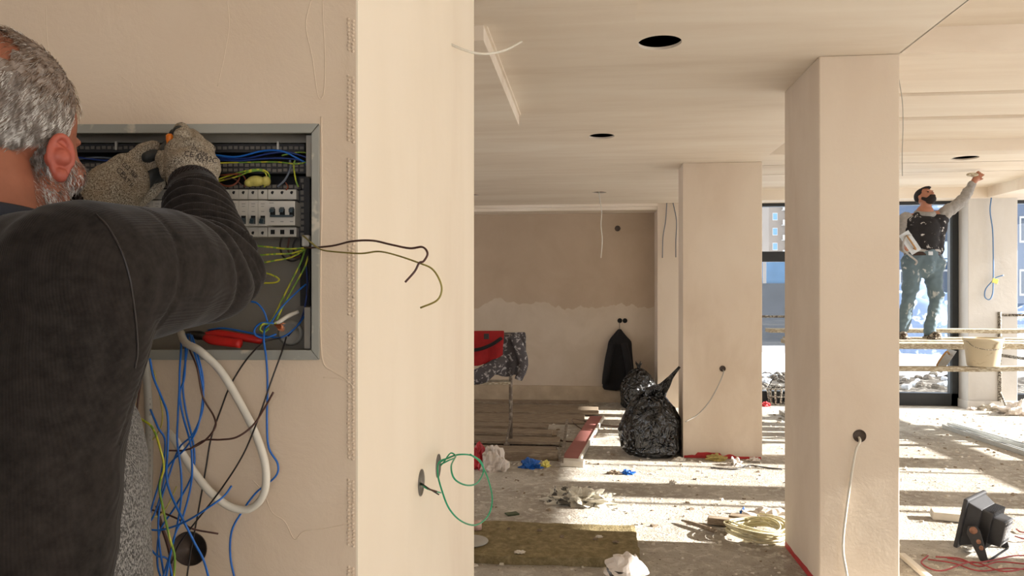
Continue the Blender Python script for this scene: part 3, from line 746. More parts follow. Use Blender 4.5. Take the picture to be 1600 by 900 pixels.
# torso, legs
b.cap(at2(-.66, .80, 1.40), at2(-.66, .80, 1.05), .13, .12, 20)
b.cap(sh_r + CR * -.02 - UP * .02, at2(-.66, .80, 1.42), .055, .09); b.cap(sh_l + CR * .02 - UP * .02, at2(-.66, .80, 1.42), .055, .09)
for s in (-1, 1):
    b.cap(at2(-.66 + s * .09, .80, .92), at2(-.66 + s * .10, .84, .50), .085, .058, 20)
    b.cap(at2(-.66 + s * .10, .84, .50), at2(-.66 + s * .10, .80, .09), .055, .036, 20)
    b.cap(at2(-.66 + s * .10, .80, .05), at2(-.66 + s * .12, .96, .035), .035, .03)
    b.cap(at2(-.66, .80, 1.0), at2(-.66 + s * .09, .80, .92), .11, .09)
for sh, el, wr in ((sh_r, el_r, wr_r), (sh_l, el_l, wr_l)):
    b.cap(sh, el, .05, .04); b.cap(el, wr, .038, .026)
    b.cap(wr, wr + (wr - el).normalized() * .02, .024, .022)
man = b.build('person', 'skin', None, True)
remeshed(man, .0042, 5)
tag(man, 'grey-haired man in a dark sweater and speckled gloves working at the electrical cabinet', 'person')
# ears
def ear(s):
    e = MB()
    R = HR
    c = hp(s * .079, .002, -.036)
    out = hd((s * .88, -.48, 0)).normalized(); upv = hd((0, -.18, 1)).normalized(); side = out.cross(upv).normalized()
    ring = []
    for k in range(28):
        a = 2 * pi * k / 28
        rx, rz = .0135 * (1 - .18 * (sin(a) < 0) * abs(sin(a))), .0275
        ring.append(c + out * .009 + (side * cos(a) * rx * (1.0 if sin(a) > -.3 else .8) + upv * sin(a) * rz))
    cen = sum(ring, Vector()) / 28
    e.tube([cen + (p - cen) * .92 for p in ring], .0040, 8, 1, True)
    e.ell(cen - out * .004, (1, 1, 1), Matrix((side * .0130, upv * .025, out * .0050)).transposed(), 18, 10)
    e.ell(cen + upv * -.0215 + out * .001, (.0075, .0075, .009))
    e.tube([cen + side * .006 + upv * .014, cen - side * .007 + upv * .006, cen - side * .006 - upv * .012, cen + side * .004 - upv * .015], .003, 8, 4)
    e.cap(cen - out * .010, cen - out * .002, .013, .012)
    o = e.build('ear', M('ear_skin', srgb(166, 84, 66), .5, 0, .08, 60, .3, .001), man, True)
    remeshed(o, .0012, 3)
    return o
ear(1); ear(-1)
for s in (-1, 1):
    MB().ell(hp(s * .030, .073, .008), (.0115,) * 3, None, 14, 10).build('eye', M('eye_white', srgb(225, 220, 214), .2, 0, 0, 20, 0), man, True)
# hair: a skull cap of real strands over a thin base
from mathutils.bvhtree import BVHTree
dg = bpy.context.evaluated_depsgraph_get(); dg.update()
bv = BVHTree.FromObject(man, dg)
def surf(th, ph):
    """point of the head skin seen from the head centre: th around from the face, ph above the middle"""
    d = hd((sin(th) * cos(ph), cos(th) * cos(ph), sin(ph)))
    o_ = hp(0, -.01, 0) + d * .15
    hit = bv.ray_cast(o_, -d, .15)
    if hit[0] is None or (hit[0] - o_).length < .012: return None, None, d
    return hit[0], hit[1], d
def hairline(th):          # lowest latitude with hair, th = 0 at the face
    a = abs(((th + pi) % (2 * pi)) - pi)
    if a < .75: return 1.02 - a * .05
    if a < 1.15: return .98 - (a - .75) / .4 * .75
    if a < 1.45: return .15 - (a - 1.15) * 1.1          # sideburn area in front of the ear
    if a < 2.0: return -.12 - (a - 1.45) * .75
    return -.53 - (a - 2.0) * .12
g = MB()
rings = []
def hair_mesh(cnt, mat, name, sel, ln, lift, wd):
    g = MB(); r = random.Random(5); made = 0
    while made < cnt:
        th = r.uniform(-pi, pi); ph = math.asin(r.uniform(-.55, 1))
        k = sel(th, ph)
        if r.random() > k: 
            if k <= 0: made += .02
            continue
        p, nn, d = surf(th, ph)
        if p is None: made += .1; continue
        loc = HR.transposed() @ (p - HCN)
        dn = Vector((loc.x * .25, -.55 - max(0, loc.z) * 2.0, -1.0 + max(0, loc.z - .05) * 8))
        if loc.y > .03: dn = Vector((loc.x * 2, .1, -1))
        fl = HR @ dn; fl = (fl - nn * fl.dot(nn))
        if fl.length < 1e-4: continue
        fl = (fl.normalized() + Vector((r.gauss(0, .13), r.gauss(0, .13), r.gauss(0, .13)))).normalized(); fl = (fl - nn * fl.dot(nn)).normalized()
        L_ = ln * r.uniform(.7, 1.25); w_ = fl.cross(nn).normalized() * wd
        lf = lift * r.uniform(.5, 1.4)
        pts = [p - nn * .001, p + fl * L_ * .3 + nn * lf, p + fl * L_ * .65 + nn * lf * 1.25, p + fl * L_ + nn * lf * .9]
        vs = []
        for i, x in enumerate(pts):
            ww = w_ * (1 - i / 3.2)
            vs.append((g.bm.verts.new(x - ww), g.bm.verts.new(x + nn * wd * .6), g.bm.verts.new(x + ww)))
        for i in range(3):
            for j in (0, 1): g.face([vs[i][j], vs[i][j + 1], vs[i + 1][j + 1], vs[i + 1][j]])
        made += 1
    return g.build(name, mat, man, True)
def bald(th, ph):
    p = Vector((sin(th) * cos(ph), cos(th) * cos(ph), sin(ph)))
    b_ = Vector((.36, -.66, .65)).normalized()
    return max(0, 1 - p.angle(b_) / .50)
# base cap
cap = MB(); NS, NR = 64, 22; grid = []
for j in range(NS):
    th = -pi + 2 * pi * j / NS; lo_ = hairline(th); col = []
    for i in range(NR):
        ph = lo_ + (pi / 2 - .02 - lo_) * i / (NR - 1)
        p, nn, d = surf(th, ph)
        if p is None: p = HCN + d * .09
        k = min(1, i / 2.5) 
        col.append(cap.bm.verts.new(p + d * (.0008 + .0035 * k * (1 - bald(th, ph)))))
    grid.append(col)
for j in range(NS):
    for i in range(NR - 1):
        if bald(-pi + 2 * pi * j / NS, hairline(-pi + 2 * pi * j / NS) + (pi / 2 - .02 - hairline(-pi + 2 * pi * j / NS)) * i / (NR - 1)) > .42: continue
        cap.face([grid[j][i], grid[(j + 1) % NS][i], grid[(j + 1) % NS][i + 1], grid[j][i + 1]])
n = NT('hair_base'); q = n.coords((1, 1, 1)); f = n.noise(q, 90, 3)
n.base(n.ramp(f, [(.35, srgb(112, 96, 84)), (.65, srgb(150, 138, 128))])); n.set(.7, 0, .2)
hb = cap.build('hair', 'hair_base', man, True)
def selh(th, ph):
    if ph < hairline(th) + .02: return 0
    return max(.30, 1 - bald(th, ph) * 1.3)
h1_ = hair_mesh(6500, 'grey_hair', 'hair_strands', lambda a, p: selh(a, p) * (1 if p < .50 else .18), .022, .0035, .00055)
h2_ = hair_mesh(3400, 'crown_hair', 'crown_strands', lambda a, p: selh(a, p) * (1 if p > .5 else .15), .020, .003, .0005)
h1_.parent = hb; h2_.parent = hb
# bald patch tone lives on the scalp itself
pb, nb, db = surf(.11, 1.02)
# beard: short white-grey stubble on cheek, jaw and chin
def beard():
    g = MB(); r = random.Random(9); m = 0
    tries = 0
    while m < 7000 and tries < 90000:
        tries += 1
        th = r.uniform(-1.62, 1.62); ph = r.uniform(-1.25, .05)
        a = abs(th)
        if ph > -.12 and a < 1.1: continue
        if ph > -.02: continue
        if a > 1.4 and ph > -.30: continue
        p, nn, d = surf(th, ph)
        if p is None: continue
        loc = HR.transposed() @ (p - HCN)
        if loc.z < -.118 or loc.y < -.02 or abs(loc.x) > .082 or (abs(loc.x) < .02 and -.072 < loc.z < -.052): continue
        fl = hd((0, .25, -1)); fl = (fl - nn * fl.dot(nn)).normalized() + Vector((r.gauss(0, .4), r.gauss(0, .4), r.gauss(0, .4))) * .6
        L_ = r.uniform(.004, .008); w_ = fl.cross(nn).normalized() * .0006
        a_, b_, c_ = p - nn * .0005, p + fl * L_ * .5 + nn * .0014, p + fl * L_ + nn * .0022
        v = [g.bm.verts.new(a_ - w_), g.bm.verts.new(a_ + w_), g.bm.verts.new(b_ - w_ * .8), g.bm.verts.new(b_ + w_ * .8), g.bm.verts.new(c_)]
        g.face([v[0], v[1], v[3], v[2]]); g.face([v[2], v[3], v[4]])
        m += 1
    return g.build('beard', 'grey_hair', man, False)
beard()
# sweater: one continuous knitted skin with folds
b = MB()
b.cap(at2(-.655, .78, 1.385), at2(-.655, .78, 1.02), .150, .150, 24)
b.cap(at2(-.50, .775, 1.40), at2(-.53, .775, .98), .088, .088, 24); b.cap(at2(-.82, .80, 1.42), at2(-.80, .80, .98), .10, .10, 24)
b.cap(nk - UP * .062 + CR * .02, sh_r - UP * .030 + CR * -.01, .074, .080, 24)
b.cap(nk - UP * .07, sh_l - UP * .012, .078, .074, 24)
b.cap(nk - UP * .075, at2(-.66, .78, 1.38), .09, .14, 24)
b.cap(sh_r - UP * .022, sh_r.lerp(el_r, .5) - UP * .006, .082, .078, 24)
b.cap(sh_r.lerp(el_r, .5) - UP * .004, el_r, .078, .060, 24)
b.cap(el_r, el_r.lerp(wr_r, .55), .060, .050, 24)
b.cap(el_r.lerp(wr_r, .55), wr_r, .050, .037, 24)
b.cap(sh_r + Vector((0, 0, -.05)), at2(-.52, .775, 1.30), .075, .09, 24)
b.cap(sh_l, el_l, .07, .055, 24); b.cap(el_l, wr_l - (wr_l - el_l).normalized() * .02, .052, .032, 24)
sw = b.build('sweater', 'sweater_knit', man, True)
fa = (wr_r - el_r); fL = fa.length; fd = fa.normalized()
ua = (el_r - sh_r); uL = ua.length; ud = ua.normalized()
inner = (fd - ud).normalized()          # direction from the elbow to the crook
def folds(p, nv):
    d = 0
    s = (p - el_r).dot(fd)
    rad = (p - el_r - fd * s).length
    nz = noise.noise(p * 14)
    if -.03 < s < fL - .035 and rad < .085:
        am = min(1, (s + .03) / .04) * min(1, (fL - .035 - s) / .03)
        ph = (s + (p - el_r).dot(CR) * .28 + nz * .008) / .0195
        d += .0125 * am * (abs(sin(ph * pi)) ** .8 - .5) * (1 + .5 * noise.noise(p * 25))
    s2 = (p - sh_r).dot(ud); r2 = (p - sh_r - ud * s2).length
    if .06 < s2 < uL + .05 and r2 < .11 and s < .04:
        am = min(1, (s2 - .06) / .08)
        ang = (p - el_r - fd * .06).length
        d += .0125 * am * (abs(sin(ang / .034 * pi + nz)) ** .7 - .5) * max(0, min(1, (.16 - ang) / .06))
    # long drapes on the back and side
    rr = p.dot(CR); ff = p.dot(CF)
    if p.z < 1.36 and rr > -.80:
        u = (p.z - 1.30) * .75 - (rr + .42) * .95
        d += .0085 * max(0, noise.noise(Vector((u * 15, rr * 2.2, 3.1)))) * min(1, (1.36 - p.z) / .1)
        d += .004 * noise.noise(Vector((u * 34, rr * 3, 7)))
    d += .0018 * noise.noise(p * 22)
    # shoulder seam: shallow groove
    e = s2 - .035 - .02 * sin((p.z - 1.4) * 8)
    if r2 < .2 and abs(e) < .006 and rr > -.56: d -= .0022 * (1 - abs(e) / .006)
    return p + nv * d
remeshed(sw, .0045, 6, folds)
dg = bpy.context.evaluated_depsgraph_get(); dg.update(); sbv = BVHTree.FromObject(sw, dg)
def on_sweater(px, py):
    o_ = Vector((0, 0, CAMZ)); d = (C(px, py, 1) - o_).normalized(); h = sbv.ray_cast(o_, d, 2)
    return (h[0] + h[1] * .0006) if h[0] is not None else None
P = [on_sweater(*c) for c in ((150, 336), (166, 352), (182, 378), (194, 405), (203, 440), (209, 480), (213, 520), (214, 552), (210, 575))]
m = MB(); P = [p for p in P if p is not None]; m.tube(P, .0011, 6, 5); m.build('seam', 'wire_black', sw, True)

def rings_along(a, b, ra, rb, n=10, seg=48, fn=None):
    a, b = Vector(a), Vector(b); d = (b - a).normalized(); u = d.orthogonal().normalized(); w = d.cross(u); out = []
    for i in range(n + 1):
        k = i / n; c = a.lerp(b, k); r = ra + (rb - ra) * k
        out.append([c + (u * cos(2 * pi * j / seg) + w * sin(2 * pi * j / seg)) * (r + (fn(k, j) if fn else 0)) for j in range(seg)])
    return out
rib = lambda k, j: .0005 * (1 if j % 2 else -1) + .0012 * sin(k * 9)
for wr, el, r0, r1 in ((wr_r, el_r, .0385, .0345), (wr_l, el_l, .036, .033)):
    dd = (wr - el).normalized()
    c1 = wr - dd * .028; c2 = wr + dd * (.030 if wr is wr_r else .004)
    m = MB(); m.loft(rings_along(c1, c2, r0, r1, 8, 72, rib)); m.build('cuff', 'sweater_cuff', sw, True)
# round collar
m = MB(); m.tube([nk + (CR * cos(a) * .066 + (CF * sin(a)) * .062) + UP * (-.006 + .012 * -sin(a)) for a in [2 * pi * k / 24 for k in range(24)]], .012, 10, 2, True)
m.build('collar', 'trouser_dark', sw, True)
# knitted shirt under it at the waist
b = MB(); b.cap(at2(-.60, .865, 1.30), at2(-.60, .865, .90), .155, .157, 24); b.cap(at2(-.53, .84, 1.27), at2(-.52, .84, .92), .105, .113, 24)
us = b.build('knit_shirt', 'shirt_knit', man, True); remeshed(us, .006, 6, lambda p, nv: p + nv * .003 * noise.noise(Vector((p.x * 20, p.y * 20, p.z * 6))))
b = MB()
b.cap(at2(-.66, .81, .98), at2(-.66, .81, .90), .16, .16, 24)
for s in (-1, 1):
    b.cap(at2(-.66 + s * .09, .80, .92), at2(-.66 + s * .10, .84, .50), .105, .078, 20); b.cap(at2(-.66 + s * .10, .84, .50), at2(-.66 + s * .10, .80, .10), .076, .062, 20)
remeshed(b.build('trousers', 'trouser_dark', man, True), .008, 5)
for s in (-1, 1):
    b = MB(); b.cap(at2(-.66 + s * .10, .78, .055), at2(-.66 + s * .125, 1.0, .045), .052, .045); b.ell(at2(-.66 + s * .10, .80, .09), (.05, .05, .05))
    remeshed(b.build('shoe', 'shoe_dark', man, True), .006, 3)
# ---- gloves
def finger(b, pts, r0, r1):
    P = [q3(*p) for p in pts]; N = len(P)
    for i in range(N - 1):
        a = r0 + (r1 - r0) * i / (N - 1); c = r0 + (r1 - r0) * (i + 1) / (N - 1)
        b.cap(P[i], P[i + 1], a, c, 12)
# right glove: back of the hand to the camera, fingers closed round the screwdriver
b = MB()
b.cap(q3(302, 292, 1.168), q3(300, 268, 1.180), .0370, .0400, 20)
b.cap(q3(318, 262, 1.190), q3(306, 238, 1.205), .0270, .0250, 16)
b.cap(q3(286, 264, 1.185), q3(283, 240, 1.200), .0285, .0260, 16)
b.cap(q3(270, 268, 1.19), q3(268, 252, 1.205), .0200, .0200, 16)
b.ell(q3(296, 250, 1.196), (.040, .026, .036))
finger(b, [(287, 240, 1.195), (285, 214, 1.205), (284, 203, 1.225), (276, 216, 1.255)], .0155, .0115)          # index
finger(b, [(304, 240, 1.200), (308, 222, 1.215), (300, 212, 1.245), (288, 222, 1.268)], .0150, .0110)          # middle
finger(b, [(318, 248, 1.205), (324, 234, 1.222), (316, 226, 1.252), (300, 233, 1.272)], .0140, .0105)          # ring
finger(b, [(326, 262, 1.205), (333, 254, 1.225), (326, 248, 1.250), (312, 252, 1.268)], .0125, .0095)          # little
finger(b, [(268, 266, 1.195), (256, 250, 1.212), (259, 234, 1.235)], .0160, .0115)                              # thumb
gr = b.build('glove', 'glove_knit', man, True)
remeshed(gr, .0018, 5, lambda p, nv: p + nv * .0006 * noise.noise(p * 300))
gr['label'] = 'speckled grey work glove on the right hand'
b = MB()
finger(b, [(276, 214, 1.212), (271, 222, 1.225), (270, 232, 1.24)], .0098, .0085)
finger(b, [(258, 238, 1.222), (262, 229, 1.235), (268, 222, 1.245)], .0115, .0085)
b.ell(q3(273, 216, 1.216), (.010, .012, .016)); b.cap(q3(280, 205, 1.209), q3(273, 222, 1.215), .0098, .0082)
remeshed(b.build('rubber_palm', 'glove_rubber', gr, True), .0016, 3)
# left glove: back of the hand to the camera, fingers reaching right
b = MB()
dl = (wr_l - el_l).normalized()
b.cap(q3(150, 312, 1.165), q3(178, 292, 1.185), .0385, .0400, 20)
b.cap(q3(172, 285, 1.19), q3(196, 262, 1.205), .0280, .0240, 16)
b.cap(q3(190, 305, 1.185), q3(212, 284, 1.205), .0290, .0240, 16)
b.ell(q3(195, 284, 1.197), (.042, .024, .040))
b.cap(q3(202, 262, 1.205), q3(212, 288, 1.21), .022, .022, 16)
finger(b, [(203, 256, 1.205), (224, 236, 1.215), (240, 230, 1.232), (250, 238, 1.262)], .0145, .0105)          # index
finger(b, [(212, 268, 1.208), (236, 257, 1.222), (252, 256, 1.245), (255, 264, 1.268)], .0140, .0105)          # middle
finger(b, [(216, 282, 1.210), (234, 276, 1.232), (244, 276, 1.255), (246, 282, 1.275)], .0130, .0100)          # ring
finger(b, [(214, 296, 1.205), (232, 292, 1.225), (246, 288, 1.250), (250, 286, 1.268)], .0120, .0095)          # little
finger(b, [(200, 308, 1.190), (216, 312, 1.212), (236, 300, 1.235), (248, 290, 1.25)], .0150, .0095)           # thumb, under the hand
gl = b.build('glove', 'glove_knit', man, True)
remeshed(gl, .0018, 5, lambda p, nv: p + nv * .0006 * noise.noise(p * 300))
gl['label'] = 'speckled grey work glove on the left hand'
b = MB()
finger(b, [(230, 246, 1.210), (241, 242, 1.218), (250, 244, 1.235)], .0100, .0095)
finger(b, [(230, 286, 1.208), (236, 276, 1.212), (247, 270, 1.228)], .0095, .0110); finger(b, [(240, 278, 1.222), (250, 276, 1.24)], .0105, .0095)
remeshed(b.build('rubber_palm', 'glove_rubber', gl, True), .0016, 3)
# faint printing on the backs of the gloves
dg = bpy.context.evaluated_depsgraph_get(); dg.update()
def print_on(glove, txt, px, py, size, ang, zc=1.1):
    bvh = BVHTree.FromObject(glove, dg)
    cu = bpy.data.curves.new('t', 'FONT'); cu.body = txt; cu.size = size; cu.resolution_u = 2
    to = bpy.data.objects.new('t', cu); SC.collection.objects.link(to)
    dg2 = bpy.context.evaluated_depsgraph_get(); me = bpy.data.meshes.new_from_object(to.evaluated_get(dg2)); bpy.data.objects.remove(to)
    bm = bmesh.new(); bm.from_mesh(me); bmesh.ops.triangulate(bm, faces=bm.faces[:]); bmesh.ops.subdivide_edges(bm, edges=bm.edges[:], cuts=1)
    base = q3(px, py, zc); ex = (CR * cos(ang) + UP * sin(ang)); ey = (UP * cos(ang) - CR * sin(ang)); ok = True
    for v in bm.verts:
        p = base + ex * v.co.x + ey * v.co.y; d = (p - Vector((0, 0, CAMZ))).normalized()
        h = bvh.ray_cast(p, d, .4)
        v.co = (h[0] + h[1] * .0006) if h[0] is not None else p + d * .2
    bad = [f for f in bm.faces if max((a.co - f.verts[0].co).length for a in f.verts) > .02]
    bmesh.ops.delete(bm, geom=bad, context='FACES')
    m2 = MB(); m2.bm.free(); m2.bm = bm
    m2.build('print', M('print_black', srgb(48, 42, 40), .8, 0, 0, 20, 0), glove)
print_on(gr, 'CE 4X42C', 287, 243, .0115, radians(-14)); print_on(gr, 'EN 388', 298, 233, .0085, radians(-28)); print_on(gr, 'CAT II', 303, 250, .0075, radians(-24))
print_on(gl, 'CE', 180, 266, .012, radians(-48)); print_on(gl, 'EN 388', 190, 258, .0095, radians(-46)); print_on(gl, 'CAT II', 186, 273, .0095, radians(-48))
# screwdriver in the right hand
sd = thing('screwdriver', q3(268, 222, 1.24), 'small screwdriver with an orange handle held in the right glove', 'screwdriver')
MB().lathe([(.002, 0), (.0062, .002), (.0066, .008), (.0054, .013), (.0064, .018), (.0064, .025), (.003, .028)], q3(266, 236, 1.208), (UP * .93 + CR * .05 - CF * .15), 10).build('handle', M('orange_plastic', srgb(226, 122, 30), .3, 0, .05, 20, 0), sd, True)
MB().cyl(q3(268, 233, 1.224), q3(268, 262, 1.29), .0018).build('shaft', 'steel_dark', sd, True)
# ================================================================ OUTSIDE
M('snow', srgb(196, 200, 208), .8, 0, .04, 1.5, .5, .15)
speckle('rubble', srgb(66, 57, 49), srgb(128, 120, 110), 9, .52, .64, .95, 1.0)
M('concrete_wall', srgb(74, 76, 80), .9, 0, .2, 1.2, .3, .02)
mb = MB(); nx, ny = 60, 60; V = []
for j in range(ny):
    row = []
    for i in range(nx):
        x = -12 + 52 * i / (nx - 1); y = 10.65 + 60 * (j / (ny - 1)) ** 1.6
        z = -.12
        if y > 14.5: z += .12 * noise.noise(Vector((x * .5, y * .5, 0)))
        row.append(mb.bm.verts.new((x, y, z)))
    V.append(row)
for j in range(ny - 1):
    for i in range(nx - 1): mb.face([V[j][i], V[j][i + 1], V[j + 1][i + 1], V[j + 1][i]])
o = mb.build('snowfield', 'snow', None, True); tag(o, kind='structure')
mb = MB(); V = []
for j in range(30):
    row = []
    for i in range(120):
        x = -3 + 14 * i / 119; y = 10.64 + 4.2 * j / 29 + (.5 * noise.noise(Vector((x * .9, 0, 0))) if j == 29 else 0)
        row.append(mb.bm.verts.new((x, y, -.06 + .06 * noise.noise(Vector((x * 4, y * 4, 0))) + .09 * noise.noise(Vector((x, y, 5))) - (.15 if j == 29 else 0))))
    V.append(row)
for j in range(29):
    for i in range(119): mb.face([V[j][i], V[j][i + 1], V[j + 1][i + 1], V[j + 1][i]])
o = mb.build('rubble_strip', 'rubble'); tag(o, kind='structure')
speckle('snow_shaded', srgb(104, 120, 146), srgb(206, 212, 222), 2.2, .54, .62, .9, .6)  # shade painted into the snow: bluish base colour with pale spots
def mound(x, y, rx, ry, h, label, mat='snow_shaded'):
    m = MB(); seg = 40; rr = 16; V = []
    for j in range(rr):
        a = j / rr; row = []
        for k in range(seg):
            th = 2 * pi * k / seg; q = 1 - a
            p = Vector((x + cos(th) * rx * q, y + sin(th) * ry * q, 0))
            z = h * (1 - q * q) ** .8 * (1 + .5 * noise.noise(p * 1.1)) + .16 * noise.noise(p * 3.2) * (1 - q)
            row.append(m.bm.verts.new((p.x, p.y, z - .2)))
        V.append(row)
    for j in range(rr - 1):
        for k in range(seg): m.face([V[j][k], V[j][(k + 1) % seg], V[j + 1][(k + 1) % seg], V[j + 1][k]])
    m.face(V[-1])
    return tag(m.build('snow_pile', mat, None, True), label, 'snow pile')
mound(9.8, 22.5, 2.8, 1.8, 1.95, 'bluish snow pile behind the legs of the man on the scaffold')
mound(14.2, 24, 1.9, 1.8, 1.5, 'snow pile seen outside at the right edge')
# buildings
def building(name, x0, x1, y, d, h, mat, wmat, cols, rows, label, bal=None, z0=0, wh=.5, balmat='bal_white'):
    t = thing(name, ((x0 + x1) / 2, y, 0), label, 'building')
    MB().box((x0, y, -.5), (x1, y + d, h)).build('wall', mat, t)
    MB().box((x0 - .3, y - .3, h), (x1 + .3, y + d, h + .5)).build('roof_edge', balmat, t)
    cw = (x1 - x0) / cols; rh = (h - z0) / rows
    for j in range(rows):
        for i in range(cols):
            if bal and i in bal:
                zz = z0 + j * rh
                b_ = MB().box((x0 + cw * (i + .02), y - 1.1, zz - .12), (x0 + cw * (i + .98), y, zz + .05)).build('balcony', balmat, t)
                r_ = MB()
                r_.box((x0 + cw * (i + .02), y - 1.1, zz), (x0 + cw * (i + .98), y - 1.04, zz + rh * .32)); r_.build('railing', balmat, b_)
            w_ = MB().box((x0 + cw * (i + .5 - wh / 2), y - .06, z0 + rh * (j + .32)), (x0 + cw * (i + .5 + wh / 2), y + .02, z0 + rh * (j + .82))).build('window', 'bal_white', t)
            MB().box((x0 + cw * (i + .5 - wh * .42), y - .09, z0 + rh * (j + .36)), (x0 + cw * (i + .5 + wh * .42), y - .05, z0 + rh * (j + .78))).build('pane', wmat, w_)
    return t
M('facade_beige', srgb(112, 104, 98), .8, 0, .05, .4, 0); M('bal_white', srgb(164, 162, 160), .7, 0, .03, 1, 0)
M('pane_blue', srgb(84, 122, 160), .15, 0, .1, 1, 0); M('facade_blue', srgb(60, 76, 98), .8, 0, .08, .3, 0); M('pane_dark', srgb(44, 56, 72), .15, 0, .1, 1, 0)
M('rail_blue', srgb(150, 168, 190), .7, 0, .05, 1, 0)
building('apartment_tower', 35.4, 52, 150, 10, 27, 'facade_beige', 'pane_blue', 7, 9, 'tall pale apartment tower seen through the gap between the two pillars', bal=(1, 3, 5), z0=.4, wh=.4)
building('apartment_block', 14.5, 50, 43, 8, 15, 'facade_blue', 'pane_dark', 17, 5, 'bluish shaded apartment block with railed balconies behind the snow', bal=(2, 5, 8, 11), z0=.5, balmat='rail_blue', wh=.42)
t = thing('boundary_wall', (5.2, 24, 0), 'low grey concrete wall with bluish panels on top beyond the gap between the pillars', 'wall')
MB().box((3.5, 24, -.3), (6.95, 24.25, 1.85)).build('wall_base', 'concrete_wall', t)
for k in range(5): MB().box((3.55 + k * .69, 24.1, 1.85), (4.12 + k * .69, 24.16, 2.6)).build('panel', M('panel_blue', srgb(70, 98, 124), .6, 0, .2, 1.5, 0), t)
def rock(c, r, sd):
    m = MB().ell(c, (r, r * .8, r * .6), None, 8, 6)
    return m.move(lambda p: p + Vector((noise.noise(p * 9 + Vector((sd, 0, 0))), noise.noise(p * 9 + Vector((0, sd, 0))), noise.noise(p * 9))) * r * .5)
for k in range(46):
    px = rnd.choice((rnd.uniform(1408, 1488), rnd.uniform(1190, 1225))); py = rnd.uniform(584, 606)
    c = Zp(px, py, -.03); r = rnd.uniform(.03, .10)
    o = rock(c, r, k).build('stone', 'rubble' if k % 3 else 'snow', None, False)
    if px < 1300: tag(o, 'loose stones on the rubble seen through the gap between the pillars', 'stone', 'stones outside the gap window')
    else: tag(o, 'loose stones and snow lumps on the rubble outside the window behind the man', 'stone', 'stones outside the tall window')

# ================================================================ SCAFFOLD AND PLASTERER
speckle('plank_plaster', srgb(160, 146, 122), srgb(206, 198, 178), 26, .45, .6, .85, .6, (1, 4, 4))
speckle('steel_plaster', srgb(86, 78, 70), srgb(200, 194, 180), 60, .5, .56, .6, .5)
SCY = [Yp(1408, 600, y).y for y in (7.7, 8.2)]
def plank(x0, y, z0, x1, z1, w, th, label, y1=None, mat='plank_plaster', group='planks of the scaffold deck'):
    m = MB(); n_ = 26; rings = []
    y1 = y if y1 is None else y1
    for i in range(n_ + 1):
        k = i / n_; x = x0 + (x1 - x0) * k; z = z0 + (z1 - z0) * k + .006 * noise.noise(Vector((x * 2, y, 0))); yy = y + (y1 - y) * k
        e = .008 * noise.noise(Vector((x * 5, y, 3)))
        rings.append([(x, yy, z), (x, yy + w + e, z), (x, yy + w + e, z + th), (x, yy + .0, z + th + e * .5)])
    m.loft(rings)
    return tag(m.build('scaffold_plank', mat, None, False, .003), label, 'plank', group)
XL, XRR = 2.15, 6.6
plank(XL, 9.05, 1.045, XRR, 1.055, .24, .045, 'rearmost and highest plank of the scaffold deck')
plank(XL + .1, 8.62, .965, XRR, .970, .25, .045, 'scaffold plank directly behind the man\'s shoes')
plank(XL, 8.30, .955, XRR, .960, .26, .045, 'scaffold plank the man stands on')
plank(XL + .2, 7.98, .935, XRR - .1, .940, .25, .06, 'front plank of the scaffold deck above the bucket')
plank(XL + .3, 7.62, .735, XRR + .2, .775, .12, .045, 'low plank with the plaster bucket on it', None, 'plank_plaster')
plank(XL - .1, 7.72, .70, 3.0, 1.02, .20, .035, 'short board leaning on the end of the scaffold in the gap', 7.8)
# trestles carrying the deck
def trestle(x, y0, y1, top, label, rail=False):
    t = thing('scaffold_trestle', (x, (y0 + y1) / 2, 0), label, 'trestle', 'trestles of the scaffold')
    for y in (y0, y1):
        MB().cyl((x, y, .10), (x, y, top), .022, None, 12).build('post', 'steel_plaster', t, True)
        for s in (-1, 1): MB().cyl((x, y, .24), (x + .0, y + s * .16, .045), .013, None, 8).build('brace', 'steel_plaster', t, True)
        MB().beam((x - .03, y - .26, .03), (x - .03, y + .26, .03), .045, .05).build('foot', 'steel_plaster', t, False, .003)
    MB().cyl((x, y0, .93), (x, y1, .93), .020, None, 10).build('bearer', 'steel_plaster', t, True)
    MB().cyl((x, y0 - .15, .71), (x, y1, .71), .020, None, 10).build('bearer', 'steel_plaster', t, True)
    return t
pq = Zp(1562, 640, 0)
T1 = trestle(pq.x, 7.9, pq.y, 1.27, 'rusty plaster-splashed scaffold trestle with its foot by the grey pillar')
MB().cyl((pq.x, pq.y, 1.23), (pq.x + 1.6, pq.y, 1.23), .016, None, 8).build('guard_rail', 'steel_plaster', T1, True)
pg = Zp(1222, 668, 0)
T2 = trestle(2.42, 7.9, 9.25, 1.27, 'scaffold trestle in the gap beside the near pillar')
MB().cyl((2.42, 9.25, 1.23), (1.2, 9.25, 1.23), .014, None, 8).build('guard_rail', 'steel_plaster', T2, True)
